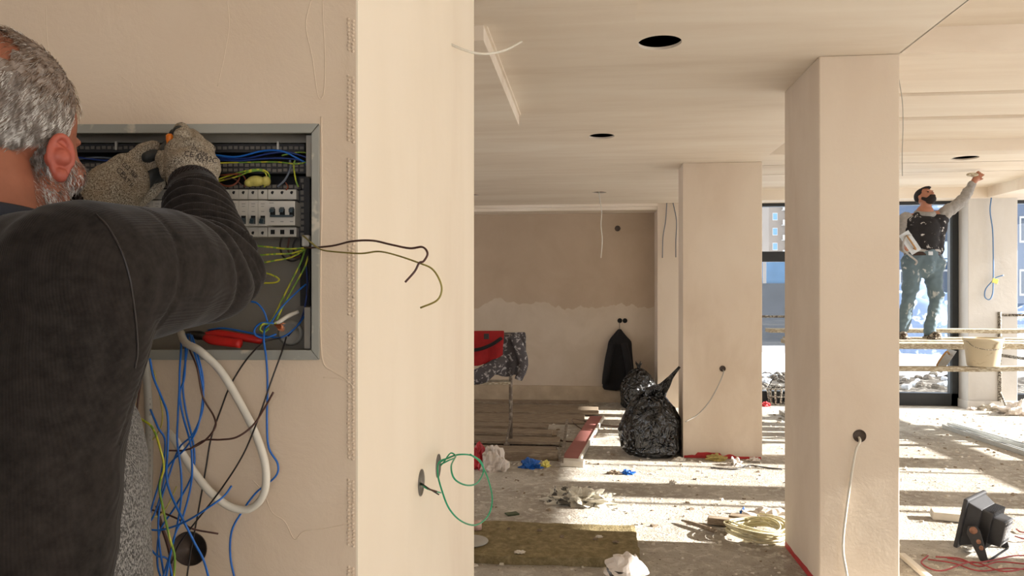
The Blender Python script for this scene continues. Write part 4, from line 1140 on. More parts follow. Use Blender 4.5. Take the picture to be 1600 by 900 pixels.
# bucket on the low plank
bk = Zp(1536, 561, .80); bk.y = 7.69; bk.x = Yp(1536, 560, 7.69).x
bt = thing('plaster_bucket', (bk.x, bk.y, .80), 'cream plastic bucket smeared with plaster on the low scaffold plank', 'bucket')
speckle('bucket_plastic', srgb(206, 192, 164), srgb(160, 142, 112), 10, .58, .74, .5, .2)
MB().lathe([(0, .003), (.135, .0), (.140, .01), (.166, .245), (.176, .25), (.176, .275), (.166, .278), (.160, .25), (.132, .02), (0, .018)], (bk.x, bk.y, .795), seg=40).build('bucket_body', 'bucket_plastic', bt, True)
MB().lathe([(0, .0), (.155, .0), (.15, .02), (0, .03)], (bk.x, bk.y, .99), seg=24).build('plaster_filling', 'plank_plaster', bt, True)
MB().tube([(bk.x - .17, bk.y - .01, 1.05), (bk.x - .14, bk.y - .13, .99), (bk.x - .02, bk.y - .175, .965), (bk.x + .12, bk.y - .14, .99), (bk.x + .17, bk.y - .01, 1.05)], .003, 6, 5).build('handle', 'steel_plaster', bt, True)
# trowels
M('trowel_steel', srgb(186, 190, 192), .35, .6, .08, 30, .1, .001)
def trowel(c, ex, ey, L_, W_, label, hand):
    t = thing('plastering_trowel', c, label, 'trowel')
    c = Vector(c); ez = ex.cross(ey).normalized()
    MB().boxf(c - ex * L_ / 2 - ey * W_ / 2, ex * L_, ey * W_, ez * .002).build('blade', 'trowel_steel', t)
    MB().tube([c - ex * L_ * .3 + ez * .003, c - ex * L_ * .3 + ez * .045, c + ex * L_ * .3 + ez * .045, c + ex * L_ * .3 + ez * .003], .009, 8, 3).build('handle', M('wood_handle', srgb(170, 130, 84), .6, 0, .15, 30, .1), t, True)
    return t
u1 = C(1449, 553, 7.75)
trowel((u1.x, 7.78, .835), Vector((.55, .0, .83)).normalized(), Vector((-.2, .97, .13)).normalized(), .26, .13, 'steel trowel leaning on the low scaffold plank below the man', False)
u2 = C(1422, 379, 7.85)
ht = trowel(u2, (CR * .55 - UP * .8).normalized(), (CR * .8 + UP * .55 - CF * .2).normalized(), .25, .11, 'plaster-loaded trowel held at the man\'s hip', True)
# ---- the plasterer
speckle('vest_splashed', srgb(40, 38, 40), srgb(206, 204, 202), 17, .60, .66, .9, .5)
M('sleeve_grey', srgb(150, 146, 142), .9, 0, .12, 30, .4, .004)
speckle('jeans_splashed', srgb(98, 116, 126), srgb(190, 194, 194), 13, .60, .68, .85, .4, (1, 1, .5))
M('beard_dark', srgb(34, 26, 24), .8, 0, .15, 90, .5, .004); M('belt_brown', srgb(60, 42, 34), .6, 0, .1, 40, .1)
M('cap_black', srgb(28, 26, 28), .8, 0, .1, 60, .3); M('skin_worker', srgb(168, 114, 90), .5, 0, .08, 40, .2)
speckle('shoe_splashed', srgb(74, 62, 54), srgb(186, 176, 160), 40, .5, .6, .9, .4)
WZ = 8.20
def w3(px, py, dz=0): return C(px, py, WZ + dz)
foot_r = w3(1452, 528, .02)
DZ = .998 - foot_r.z + .0
S = dict(hip=w3(1441, 408), chest=w3(1443, 360), neck=w3(1445, 332), head=w3(1446, 308, -.02), shL=w3(1472, 336), elL=w3(1502, 315, .02), wrL=w3(1519, 288, .02), haL=w3(1525, 279, .02),
         shR=w3(1415, 342), elR=w3(1402, 378, .05), wrR=w3(1415, 390, -.14), haR=w3(1420, 384, -.22),
         knL=w3(1463, 465, -.03), anL=w3(1453, 516), knR=w3(1419, 466, -.03), anR=w3(1409, 516, .03))
hipL = w3(1456, 415); hipR = w3(1428, 415)
UPH = (UP * .80 + CF * .45 - CR * .1).normalized()      # the head is thrown back: its crown points away
FH = (UP * .55 - CF * .80 + CR * .22); FH = (FH - UPH * FH.dot(UPH)).normalized(); SHX = UPH.cross(FH).normalized() * -1
WR = Matrix((SHX, FH, UPH)).transposed()
def wh(x, y, z): return S['head'] + WR @ Vector((x, y, z))
b = MB()
b.ell(wh(0, -.012, .02), (.076, .096, .095), WR, 20, 14); b.ell(wh(0, .03, -.03), (.062, .064, .078), WR, 16, 12); b.ell(wh(0, .045, -.078), (.042, .042, .036), WR)
b.cap(wh(0, .086, .004), wh(0, .108, -.024), .008, .012)
for s in (-1, 1):
    b.ell(wh(s * .078, -.004, -.012), (.010, .018, .030), WR); b.ell(wh(s * .03, .082, .026), (.022, .01, .008), WR); b.ell(wh(s * .034, .07, -.022), (.02, .018, .018), WR)
b.cap(wh(0, -.02, -.06), S['neck'], .055, .058)
b.cap(S['neck'], S['hip'], .09, .13, 20); b.cap(S['shL'], S['shR'], .055, .055, 16); b.cap(S['chest'], S['hip'], .12, .11, 20)
for k in 'LR':
    b.cap(S['sh' + k], S['el' + k], .05, .042); b.cap(S['el' + k], S['wr' + k], .040, .030)
    hp_ = hipL if k == 'L' else hipR
    b.cap(hp_, S['kn' + k], .085, .055); b.cap(S['kn' + k], S['an' + k], .05, .03)
    b.cap(S['an' + k], S['an' + k] - UP * .01, .03, .03)
    b.cap(S['wr' + k], S['ha' + k], .030, .036)
    d = (S['ha' + k] - S['wr' + k]).normalized(); sd = d.cross(CF).normalized()
    tips = []
    for f_ in range(4):
        a0 = S['ha' + k] + sd * (f_ - 1.5) * .02 + d * .02
        a1 = a0 + d * .035 + sd * (.004 * (f_ - 1.5)) - CF * .01; a2 = a1 + d * .012 - CF * .028
        b.cap(a0, a1, .0105, .0095, 8); b.cap(a1, a2, .0095, .008, 8)
    b.cap(S['ha' + k] - sd * .035, S['ha' + k] - sd * .055 + d * .03 - CF * .02, .0115, .0095, 8)
pm = b.build('person', 'skin_worker', None, True); remeshed(pm, .0075, 3)
tag(pm, 'bearded man in a splashed black vest and jeans on the scaffold reaching to the ceiling', 'person')
b = MB(); b.ell(wh(0, -.026, .034), (.083, .097, .088), WR, 20, 14); o = b.build('cap', 'cap_black', pm, True)
MB().extr([wh(-.06, .045, .080), wh(-.04, .085, .074), wh(0, .1, .072), wh(.04, .085, .074), wh(.06, .045, .080)], WR @ Vector((0, 0, .006))).build('peak', 'cap_black', o)
b = MB(); b.ell(wh(0, .045, -.066), (.056, .060, .050), WR, 18, 12); b.cap(wh(-.058, .01, -.028), wh(-.05, .035, -.06), .018, .022); b.cap(wh(.058, .01, -.028), wh(.05, .035, -.06), .018, .022)
b.cap(wh(-.026, .090, -.044), wh(.026, .090, -.044), .011, .011); remeshed(b.build('beard', 'beard_dark', pm, True), .005, 2)
for s in (-1, 1): MB().ell(wh(s * .029, .081, .010), (.011, .006, .007), WR, 10, 8).build('eye', 'hole_black', pm, True)
def cloth_noise(k, sc): return lambda p, nv: p + nv * (k * noise.noise(p * sc) + k * .7 * noise.noise(Vector((p.x * sc * 2.2, p.y * sc, p.z * sc * 3.1))))
b = MB()
for k, s in (('L', 1), ('R', -1)):
    hp_ = hipL if k == 'L' else hipR
    b.cap(hp_ + UP * .02, S['kn' + k], .106, .072, 20); b.cap(S['kn' + k], S['an' + k] - UP * .015, .070, .060, 20)
b.cap(hipL + UP * .03, hipR + UP * .03, .135, .135, 20); b.cap(S['hip'] + UP * .06, S['hip'] - UP * .04, .165, .155, 20)
remeshed(b.build('jeans', 'jeans_splashed', pm, True), .011, 4, cloth_noise(.016, 9))
b = MB()
b.cap(w3(1443, 388), w3(1443, 358), .160, .17, 24); b.cap(w3(1457, 390), w3(1461, 350), .115, .12, 20); b.cap(w3(1429, 390), w3(1427, 352), .115, .118, 20)
b.cap(S['neck'] - UP * .03, S['chest'], .08, .16, 20); b.cap(w3(1469, 343), w3(1421, 347), .084, .084, 20); b.cap(S['neck'] - UP * .02, w3(1462, 342), .06, .08); b.cap(S['neck'] - UP * .02, w3(1426, 345), .06, .08)
ve = b.build('vest', 'vest_splashed', pm, True); remeshed(ve, .011, 4, cloth_noise(.010, 8))
for k in 'LR':
    b = MB(); e0 = .076 if k == 'L' else .072
    b.cap(S['sh' + k], S['el' + k], e0, .062, 18); b.cap(S['el' + k], S['wr' + k], .062, .042, 18)
    remeshed(b.build('sleeve', 'sleeve_grey', pm, True), .009, 3, cloth_noise(.012, 14))
MB().tube([S['neck'] - UP * .012 + (CR * cos(a) * .080 + CF * sin(a) * .076) + UP * .02 * sin(a) for a in [2 * pi * k / 20 for k in range(20)]], .034, 8, 2, True).build('collar', 'sleeve_grey', pm, True)
hb_ = S['hip'] + UP * .078
MB().loft([[hb_ + CR * cos(2 * pi * j / 40) * r * 1.16 + CF * sin(2 * pi * j / 40) * r * .92 + UP * z for j in range(40)] for r, z in ((.158, -.02), (.166, -.02), (.166, .018), (.158, .018))], True, True).build('belt', 'belt_brown', pm, True)
MB().loft([[hb_ + CR * cos(2 * pi * j / 40) * r * 1.17 + CF * sin(2 * pi * j / 40) * r * .94 + UP * (z + .006 * sin(j)) for j in range(40)] for r, z in ((.160, .016), (.168, .016), (.168, .042), (.158, .042))], True, True).build('shirt_hem', 'bal_white', pm, True)
MB().boxc(hb_ - CF * .163 - CR * .0, (.05, .008, .042), Matrix.Rotation(YAW, 3, 'Z')).build('buckle', 'trowel_steel', pm, False, .004)
for k in 'LR':
    a = S['an' + k].copy(); a.z = 1.005 + .045
    b = MB(); b.cap(a + CF * .03, a - CF * .10 + CR * (.03 if k == 'L' else -.03), .046, .040, 16); b.cap(a + UP * .02, a + UP * .05, .045, .05, 14)
    b.boxc(a - CF * .04 - UP * .033, (.085, .24, .022), Matrix.Rotation(YAW, 3, 'Z'))
    remeshed(b.build('shoe', 'shoe_splashed', pm, True), .006, 2)
# plaster lump pressed against the ceiling, trailing strip of tape at the hip
b = MB(); b.ell(S['haL'] - CR * .045 + UP * .045, (.06, .045, .022)); b.ell(S['haL'] - CR * .02 + UP * .04, (.045, .04, .025))
tag(remeshed(b.build('plaster_lump', 'plank_plaster', None, True), .006, 2), 'lump of wet plaster pressed up by the raised hand', 'plaster')
tag(MB().tube([C(1424, 366, 7.85), C(1414, 372, 7.8), C(1411, 388, 7.8), C(1420, 398, 7.8), C(1432, 408, 7.82), C(1430, 414, 7.82)], .010, 6, 5, flat=.3).build('paper_strip', 'bal_white', None, True), 'curled strip of white jointing tape hanging from the held trowel', 'tape')
# ================================================================ THINGS IN THE ROOM
# ---- rubbish bags
n = NT('black_plastic'); q = n.coords((1, 1, 1)); f = n.noise(q, 6, 2, .5, 2.2); g = n.noise(n.coords((2, 2, .6)), 5, 2, .5, 1.2)
n.base(srgb(15, 15, 16)); h = n.n('ShaderNodeMath', operation='ADD'); n.l(f, h.inputs[0]); n.l(g, h.inputs[1]); n.bump(h.outputs[0], 1.0, .09); n.set(.2, 0, .9)
def bag(x, y, r, h, label, neck, sd):
    m = MB(); seg = 72; rr = 40; V = []
    for j in range(rr + 1):
        k = j / rr; z = h * k
        prof = (min(1, k / .10) ** .5) * (1.0 - .0 * k) if k < .35 else 1.0
        if k >= .35: prof = cos((k - .35) / .65 * pi / 2) ** .62 * .9 + .10
        if k < .1: prof = .78 + .22 * (k / .1) ** .6
        row = []
        for i in range(seg):
            a = 2 * pi * i / seg
            P = Vector((cos(a) * 1.4, sin(a) * 1.4, k * 2.2 + sd))
            pl_ = sin(a * 11 + sd + 3 * noise.noise(P)) * .075 * max(0, k - .45) / .55
            w = 1 + .12 * noise.noise(P * 1.1) + .10 * abs(noise.noise(P * 2.3)) + .07 * abs(noise.noise(P * 5)) + pl_ * 1.3 - .05
            row.append(m.bm.verts.new((x + cos(a) * r * prof * w, y + sin(a) * r * prof * w, z + .012 * noise.noise(P * 3) * k)))
        V.append(row)
    for j in range(rr):
        for i in range(seg): m.face([V[j][i], V[j][(i + 1) % seg], V[j + 1][(i + 1) % seg], V[j + 1][i]])
    m.face(V[0][::-1]); m.face(V[-1])
    o = m.build('rubbish_bag', 'black_plastic', None, True); tag(o, label, 'rubbish bag')
    return o
p1 = C(1021, 700, 6.98); b1 = bag(p1.x - .03, p1.y - .04, .285, .60, 'large full black rubbish bag leaning on the pillar in front', True, 1.3)
# loose twisted neck and flap
def ribbon(pts, widths, th, name, mat, parent=None, nrm=(0, -1, 0)):
    m = MB(); P = catmull(pts, 6); N = len(P); rings = []
    for i, p in enumerate(P):
        t = (P[min(i + 1, N - 1)] - P[max(i - 1, 0)]).normalized(); s = t.cross(Vector(nrm)).normalized(); nn = s.cross(t).normalized()
        k = i / (N - 1) * (len(widths) - 1); a = int(min(k, len(widths) - 2)); w = widths[a] + (widths[a + 1] - widths[a]) * (k - a)
        r = []
        for j in range(9):
            u = j / 8 * 2 - 1; r.append(p + s * w * u + nn * (th + .018 * sin(j * 2.1 + i * .6) * min(1, w / .05)))
        for j in range(8, -1, -1):
            u = j / 8 * 2 - 1; r.append(p + s * w * u - nn * (th - .018 * sin(j * 2.1 + i * .6) * min(1, w / .05)))
        rings.append(r)
    m.loft(rings); return m.build(name, mat, parent, True)
ribbon([C(1000, 640, 6.9), C(1020, 622, 6.85), C(1036, 606, 6.85), C(1048, 590, 6.85), C(1062, 573, 6.85)], [.10, .12, .055, .022, .012], .004, 'bag_neck', 'black_plastic', b1)
p2 = C(998, 630, 9.75); b2 = bag(p2.x, p2.y, .255, .52, 'round tied black rubbish bag against the back wall by the hanging jacket', True, 4.1)
tz = Vector((p2.x, p2.y, .50))
mb = MB()
for a in range(7):
    an = a * .9; mb.tube([tz, tz + Vector((cos(an) * .012, sin(an) * .012, .05)), tz + Vector((cos(an) * .05, sin(an) * .05, .10 + .02 * sin(a * 2)))], [.022, .014, .018, .006], 6, 3, flat=.5)
mb.cyl(tz + UP * .03, tz + UP * .055, .026, None, 12)
remeshed(mb.build('tied_knot', 'black_plastic', b2, True), .006, 2)
# cable from the pillar hole to the bag
hc = Yp(1129, 576, 6.886)
cut(PF, [cutter(MB().cyl(hc - Vector((0, .05, 0)), hc + Vector((0, .05, 0)), .026, None, 24))])
tag(MB().lathe([(.028, .0), (.028, .004), (.025, .004), (.024, -.045), (0, -.045)], hc, (0, -1, 0), 24).build('flush_box', 'box_dark', None, True), 'small round box in the front of the wide pillar', 'wall box')
tag(MB().tube([hc + Vector((0, .03, -.003)), hc + Vector((0, -.05, -.03)), Yp(1122, 603, 6.80), Yp(1108, 628, 6.76), Yp(1090, 648, 6.72), Yp(1071, 659, 6.66)], .0055, 7, 6).build('grey_cable', 'cable_grey', None, True), 'thin grey cable sagging from the wide pillar to the rubbish bag', 'cable')
# near pillar: socket hole and long white cable
hn = Yp(1343, 681, 3.87)
cut(PN, [cutter(MB().cyl(hn - Vector((0, .05, 0)), hn + Vector((0, .05, 0)), .030, None, 28))])
tag(MB().lathe([(.032, .0), (.032, .0035), (.0295, .0035), (.028, -.045), (0, -.045)], hn, (0, -1, 0), 28).build('flush_box', 'box_dark', None, True), 'round box in the front of the nearest pillar', 'wall box')
tag(MB().tube([hn + Vector((0, .03, -.004)), hn + Vector((-.008, -.03, -.02)), Yp(1337, 705, 3.83), Yp(1330, 745, 3.83), Yp(1322, 800, 3.83), Yp(1317, 850, 3.82), Yp(1321, 885, 3.80), Yp(1332, 925, 3.76), Vector((1.36, 3.70, .012)), Vector((1.50, 3.60, .010))], .0062, 8, 6).build('white_cable', 'cable_white', None, True), 'long white cable hanging down the front of the nearest pillar', 'cable')
tag(MB().tube([Vector((1.556, 3.9, 2.60)), Yp(1410, 160, 3.9), Yp(1411, 200, 3.9), Yp(1409.6, 240, 3.9), Yp(1410, 275, 3.9)], .0022, 5, 4).build('thin_cable', 'cable_grey', None, True), 'thin cable running down the right edge of the nearest pillar', 'cable')
# red paint at pillar feet
M('red_paint', srgb(176, 44, 44), .6, 0, .15, 20, .2)
def smear(pts_lo, pts_hi, y, label):
    m = MB(); lo = [m.bm.verts.new((x, y, z)) for x, z in pts_lo]; hi = [m.bm.verts.new((x, y, z)) for x, z in pts_hi]
mb = MB(); xs = [.87 + i * .0245 for i in range(29)]
for i in range(28):
    h0 = .022 + .045 * max(0, noise.noise(Vector((xs[i] * 9, 0, 0)))) + (.03 if .98 < xs[i] < 1.2 else 0); h1 = .022 + .045 * max(0, noise.noise(Vector((xs[i + 1] * 9, 0, 0)))) + (.03 if .98 < xs[i + 1] < 1.2 else 0)
    mb.extr([(xs[i], 6.884, .001), (xs[i + 1], 6.884, .001), (xs[i + 1], 6.884, h1), (xs[i], 6.884, h0)], (0, .003, 0))
tag(mb.build('red_paint_smear', 'red_paint'), 'ragged red paint smear along the foot of the wide pillar', 'paint')
mb = MB()
for i in range(16):
    y = 3.88 + i * .04
    mb.extr([(1.159, y, .001), (1.159, y + .04, .001), (1.159, y + .04, .035 + .012 * noise.noise(Vector((y * 9, 1, 0)))), (1.159, y, .035 + .012 * noise.noise(Vector((y * 9 - .36, 1, 0))))], (.003, 0, 0))
tag(mb.build('red_paint_smear', 'red_paint'), 'red paint line along the foot of the nearest pillar', 'paint')
# ---- cables at ceiling and walls
for x, (c, r), lab in ((0, HO[0], 'nearest and largest lamp hole'),):
    m = MB()
    for k in range(9):
        a = k * .9; p = c + Vector((cos(a) * .05, sin(a) * .07, .06 + .015 * (k % 3)))
        m.tube([p, p + Vector((.05 * cos(a * 2), .03, .02)), p + Vector((.08 * sin(a), -.04, .03))], .006, 5, 3)
    tag(m.build('cable_tangle', 'cable_grey', None, True), 'grey cables and foil inside the largest ceiling lamp hole', 'cable', kind='stuff')
pcx = HO[2][0]
tag(MB().tube([pcx + UP * .2, pcx - UP * .01, C(940, 330, 8.73), C(939, 352, 8.73), C(941, 375, 8.73), C(939, 403, 8.73)], .006, 6, 5).build('ceiling_cable', 'cable_white', None, True), 'thin white cable dangling from the far ceiling lamp hole', 'cable')
for pts, lab in (([(1042, 328), (1040, 345), (1036, 370), (1035, 403)], 'left of two thin wires drooping from the ceiling at the far pale pillar'), ([(1051, 328), (1057, 345), (1056, 375), (1056, 402)], 'right of two thin wires drooping from the ceiling at the far pale pillar')):
    P = [Yp(x, y, 9.88) for x, y in pts]; P[0].z = 2.73
    tag(MB().tube(P, .006, 6, 5).build('thin_wire', 'wire_grey', None, True), lab, 'wire')
for px, lab in ((968.5, 'left of two black round sockets above the hanging jacket'), (976.5, 'right of two black round sockets above the hanging jacket')):
    c = Yp(px, 501, 10.35); tag(MB().lathe([(0, .012), (.026, .012), (.032, .006), (.034, 0)], c, (0, -1, 0), 20).build('wall_socket', 'hole_black', None, True), lab, 'socket')
c = Yp(965, 357, 10.35)
tag(MB().lathe([(.040, 0), (.040, .006), (.032, .006), (.030, .002), (0, .002)], c, (0, -1, 0), 24).build('wall_box', 'box_dark', None, True), 'round wall lamp box high on the back wall', 'wall box')
cb = [Yp(x, y, 10.14) for x, y in ((1549, 312), (1547, 330), (1551, 360), (1552, 400), (1552, 435), (1551, 458), (1546, 468), (1539, 464), (1540, 452), (1549, 441), (1556, 434), (1568, 430))]
cb[0].z = 2.755
blu = tag(MB().tube(cb, .0075, 6, 6).build('blue_cable', M('cable_lightblue', srgb(84, 124, 168), .4, 0, .05, 20, 0), None, True), 'blue cable hanging in a loop in front of the grey-white window pillar', 'cable')
yt = Yp(1555, 439, 10.12)
MB().boxc(yt, (.07, .012, .06), Matrix.Rotation(.3, 3, 'Y')).build('tag', M('tag_yellow', srgb(232, 220, 120), .5, 0, .05, 20, 0), blu, False, .003)
# ---- black jacket on the wall
M('jacket_black', srgb(24, 22, 23), .9, 0, .15, 20, .5, .01); M('jacket_red', srgb(150, 22, 24), .8, 0, .15, 20, .4, .008); speckle('jacket_grey', srgb(78, 74, 76), srgb(170, 166, 166), 24, .55, .62, .85, .7)
def Jp(px, py, d): return Yp(px, py, 10.35 - d)
jk = MB(); rows = [(514, 966, 971, .05), (519, 962, 974, .06), (527, 954, 981, .09), (533, 950, 988, .10), (540, 949, 987, .11), (560, 947, 989, .12), (580, 944, 991, .12), (598, 941, 992, .12), (611, 940, 981, .11)]
rings = []
for r_i, (py, xa, xb, d) in enumerate(rows):
    ring = []
    for j in range(24):
        a = 2 * pi * j / 24; cx = (xa + xb) / 2; w = (xb - xa) / 2
        fold = 1 + .10 * sin(a * 5 + r_i * .3)
        ring.append(Jp(cx + cos(a) * w, py + 1.5 * sin(j * 1.7), .015 + d * (.5 + .5 * sin(a)) * fold))
    rings.append(ring)
jo = jk.loft(rings).build('jacket', 'jacket_black', None, True, sub=1); tag(jo, 'black jacket hanging from a nail under the two sockets on the back wall', 'jacket')
MB().tube([Jp(975, 536, .15), Jp(980, 560, .17), Jp(984, 585, .17), Jp(983, 603, .15)], [.045, .05, .048, .04], 10, 4).build('sleeve', 'jacket_black', jo, True)
MB().tube([Jp(956, 536, .15), Jp(951, 560, .16), Jp(947, 585, .16), Jp(945, 600, .14)], [.045, .05, .048, .04], 10, 4).build('sleeve', 'jacket_black', jo, True)
MB().tube([Jp(968, 503, .01), Jp(968, 509, .03), Jp(968, 515, .05)], .004, 5, 2).build('hanging_loop', 'wire_black', jo, True)
# ---- rack with work clothes
RZ = 7.35
rc = Zp(797, 688); rk = thing('clothes_trestle', (rc.x, rc.y, 0), 'plaster-splashed steel trestle with work clothes thrown over it', 'trestle')
def R3(px, py, dz=0): return C(px, py, RZ + dz)
speckle('steel_dirty', srgb(112, 100, 88), srgb(160, 150, 136), 16, .5, .62, .6, .4)
MB().tube([R3(798, 524), R3(798, 686)], .018, 10, 1).build('post', 'steel_dirty', rk, True)
MB().tube([R3(640, 524), R3(640, 686)], .018, 10, 1).build('post', 'steel_dirty', rk, True)
MB().tube([R3(640, 523), R3(798, 523)], .016, 8, 1).build('top_bar', 'steel_dirty', rk, True)
MB().tube([R3(640, 562), R3(798, 562)], .013, 8, 1).build('cross_bar', 'steel_dirty', rk, True)
bb = MB(); bb.boxf(R3(640, 601, -.05), CR * 1.0, CF * .20, UP * .028); bb.build('shelf_board', 'plank_plaster', rk, False, .004)
for px in (798, 640):
    f0 = R3(px, 700); f0.z = .03; MB().beam(f0 + CR * .06 + CF * .22 , f0 - CR * .05 - CF * .20, .04, .04).build('foot', 'steel_dirty', rk, False, .003)
    MB().tube([R3(px, 655), f0 - CR * .045 - CF * .18 + UP * .02], .010, 8, 1).build('brace', 'steel_dirty', rk, True)
def drape(name, mat, top, lo_f, lo_b, label, parent=None, thick=.014, z_f=-.07, z_b=.08, sd=0):
    """cloth folded over the bar: top=(x0,x1,y) px; front and back hems as lists"""
    m = MB(); n_ = 28; x0, x1, yt_ = top
    prof = []
    for i in range(n_ + 1):
        k = i / n_; x = x0 + (x1 - x0) * k; col = []
        yf = lo_f(k); yb = lo_b(k)
        for j in range(11):
            q_ = j / 10
            col.append((x + 2.2 * sin(k * 13 + q_ * 3 + sd) * q_, yt_ - 3 + (yf - yt_) * (1 - q_) ** 1.0 if False else yt_ - 4 + (yf - yt_) * (1 - q_), z_f * (1 - q_ ** 3) - .02 * sin(k * 17 + sd) * (1 - q_)))
        for j in range(1, 11):
            q_ = j / 10
            col.append((x, yt_ - 4 + (yb - yt_) * q_, z_b * (1 - (1 - q_) ** 3) + .02 * sin(k * 15 + sd) * q_))
        prof.append([R3(*c) for c in col])
    V = [[m.bm.verts.new(p) for p in c] for c in prof]
    for i in range(n_):
        for j in range(len(V[0]) - 1): m.face([V[i][j], V[i + 1][j], V[i + 1][j + 1], V[i][j + 1]])
    o = m.build(name, mat, parent, True); s_ = o.modifiers.new('s', 'SOLIDIFY'); s_.thickness = thick; s_.offset = 0
    o.modifiers.new('u', 'SUBSURF').levels = 1
    if label: tag(o, label, 'jacket')
    return o
gj = drape('work_jacket', 'jacket_grey', (756, 822, 522), lambda k: 575 + 18 * sin(k * 3) - (0 if k < .75 else 12), lambda k: 590, 'grey plaster-splashed work jacket thrown over the end of the trestle', z_f=-.05, sd=2)
MB().tube([R3(803, 524, -.05), R3(812, 545, -.07), R3(818, 570, -.07), R3(810, 593, -.06)], [.05, .06, .058, .05, .045], 12, 4, flat=.7).build('sleeve', 'jacket_grey', gj, True)
MB().tube([R3(740, 590, -.10), R3(755, 585, -.12), R3(775, 570, -.12), R3(790, 558, -.10)], [.08, .09, .07, .05], 12, 4, flat=.8).build('sleeve', 'jacket_grey', gj, True)
rj = drape('red_jacket', 'jacket_red', (700, 786, 520), lambda k: 576 - 30 * max(0, k - .55), lambda k: 570, 'red jacket folded over the trestle beside the wall edge', z_f=-.11, z_b=.10, sd=5)
MB().boxf(R3(756, 530, -.135), CR * .05, CF * .01, UP * .055).build('collar_label', 'wire_black', rj, False, .004)
MB().tube([R3(700, 545, -.15), R3(740, 547, -.16), R3(765, 540, -.15), R3(784, 528, -.12)], .022, 8, 5, flat=.5).build('dark_band', 'jacket_black', rj, True)
# ---- boards on the floor at the left
speckle('board_dusty', srgb(126, 110, 92), srgb(154, 140, 120), 8, .45, .65, .9, .3, (1, 6, 6))
M('board_white', srgb(206, 198, 184), .7, 0, .06, 12, .15); M('board_pink', srgb(152, 96, 88), .8, 0, .08, 8, .15)
def board(pa, pb, z, w, th, label, mat='board_dusty', group=None, name='wooden_board'):
    a = Zp(*pa, z); b_ = Zp(*pb, z); a.z = b_.z = z
    m = MB().beam(a + UP * th / 2, b_ + UP * th / 2, w, th)
    return tag(m.build(name, mat, None, False, .004), label, 'board', group)
BG_ = 'boards lying on the floor behind the trestle'
board((610, 720), (872, 719), .0, .06, .085, 'square timber beam at the front of the boards by the blue bag', 'board_dusty', BG_)
for i, (y, xe, z, w, lab) in enumerate(((690, 868, 0, .22, 'nearest wide dusty board behind the square timber'), (676, 874, .03, .22, 'dusty board second from the front with a splintered end'), (664, 862, .06, .20, 'dusty board lying third on the low stack'), (652, 870, .09, .24, 'dusty board near the top of the low stack'), (645, 856, .12, .20, 'topmost narrow dusty board of the low stack'))):
    a = Zp(560, y + 1.5 * z * 0, z); e = Zp(xe, y, z)
    yy = 6.9 + i * .27
    m = MB(); x1 = Yp(xe, 600, yy).x
    m.box((-2.6, yy, 0 if i == 0 else .032 * (i % 3)), (x1, yy + .23 + .05 * (i % 2), .030 + .032 * (i % 3)))
    tag(m.build('wooden_board', 'board_dusty', None, False, .004), lab, 'board', BG_)
for i, (yy, x1, z, lab) in enumerate(((8.5, -.05, 0, 'wide grey sheet lying flat in front of the far boards'), (9.1, .12, .02, 'wide dusty sheet beside the foot of the back wall'))):
    tag(MB().box((-3, yy, z), (x1, yy + .62, z + .022)).build('plaster_sheet', 'board_dusty', None, False, .004), lab, 'board', 'sheets on the floor by the back wall')
m = MB().beam((-3, 10.05, .016), (.0, 10.15, .016), .22, .03); tag(m.build('wooden_board', 'board_dusty', None, False, .004), 'long board lying against the ledge of the back wall', 'board', BG_)
# pink board with pale rim, thin bar beside
pa, pb = Zp(932, 652, .03), Zp(891, 718, .03)
pk = tag(MB().beam(pa + UP * .0, pb, .15, .03).build('pink_board', 'board_pink', None, False, .002), 'long reddish board with a pale edge reaching into the sunlit strip', 'board')
dv = (pb - pa).normalized(); sv = dv.cross(UP).normalized()
if sv.x < 0: sv = -sv
MB().beam(pa + sv * .085 + UP * .004, pb + sv * .085 + UP * .004, .018, .042).build('pale_edge', 'board_white', pk)
tag(MB().beam(Zp(886, 656, .05), Zp(878, 722, .05), .025, .02).build('steel_bar', 'steel_dirty'), 'thin dark bar lying beside the reddish board', 'bar')
wc = Zp(895, 728, 0)
tag(MB().boxc(wc + UP * .028, (.20, .10, .056), Matrix.Rotation(-.1, 3, 'Z')).build('white_block', 'board_white', None, False, .006), 'white plaster block at the near end of the reddish board', 'block')
# ---- litter on the floor
def crumple(c, rx, ry, h, mat, name, label, cat, sd=0, amp=.35, sc=9, res=28, blue=None):
    m = MB(); m.ell((0, 0, 0), (1, 1, 1), None, res, res // 2)
    def fn(p):
        q_ = Vector((p.x, p.y, p.z)) * 1.0
        k = 1 + amp * noise.noise(q_ * sc * .25 + Vector((sd, 0, 0))) * 2 + amp * .6 * abs(noise.noise(q_ * sc * .7 + Vector((0, sd, 0)))) * 1.6
        z = max(-.15, p.z) * k
        return Vector((c.x + p.x * k * rx, c.y + p.y * k * ry, .15 * h + z * h * .87))
    m.move(fn)
    return tag(m.build(name, mat, None, False), label, cat)
M('bag_red', srgb(176, 44, 52), .5, 0, .2, 8, .4, .01); speckle('bag_white', srgb(216, 206, 196), srgb(176, 164, 152), 10, .5, .62, .5, .4); M('bag_blue', srgb(30, 92, 172), .45, 0, .2, 20, .3)
speckle('foil_splashed', srgb(206, 200, 184), srgb(96, 92, 84), 15, .56, .6, .6, .8)
c = Zp(771, 735); rb = crumple(c, .10, .08, .17, 'bag_white', 'plastic_sack', 'crumpled white and red sack behind the green wire coil', 'bag', 3)
c2 = Zp(752, 730); o = crumple(c2, .09, .10, .17, 'bag_red', 'red_side', None, None, 7); o.parent = rb
crumple(Zp(829, 731), .075, .045, .055, 'bag_blue', 'blue_bag', 'small crumpled blue plastic bag beside the timber', 'bag', 5, .5)
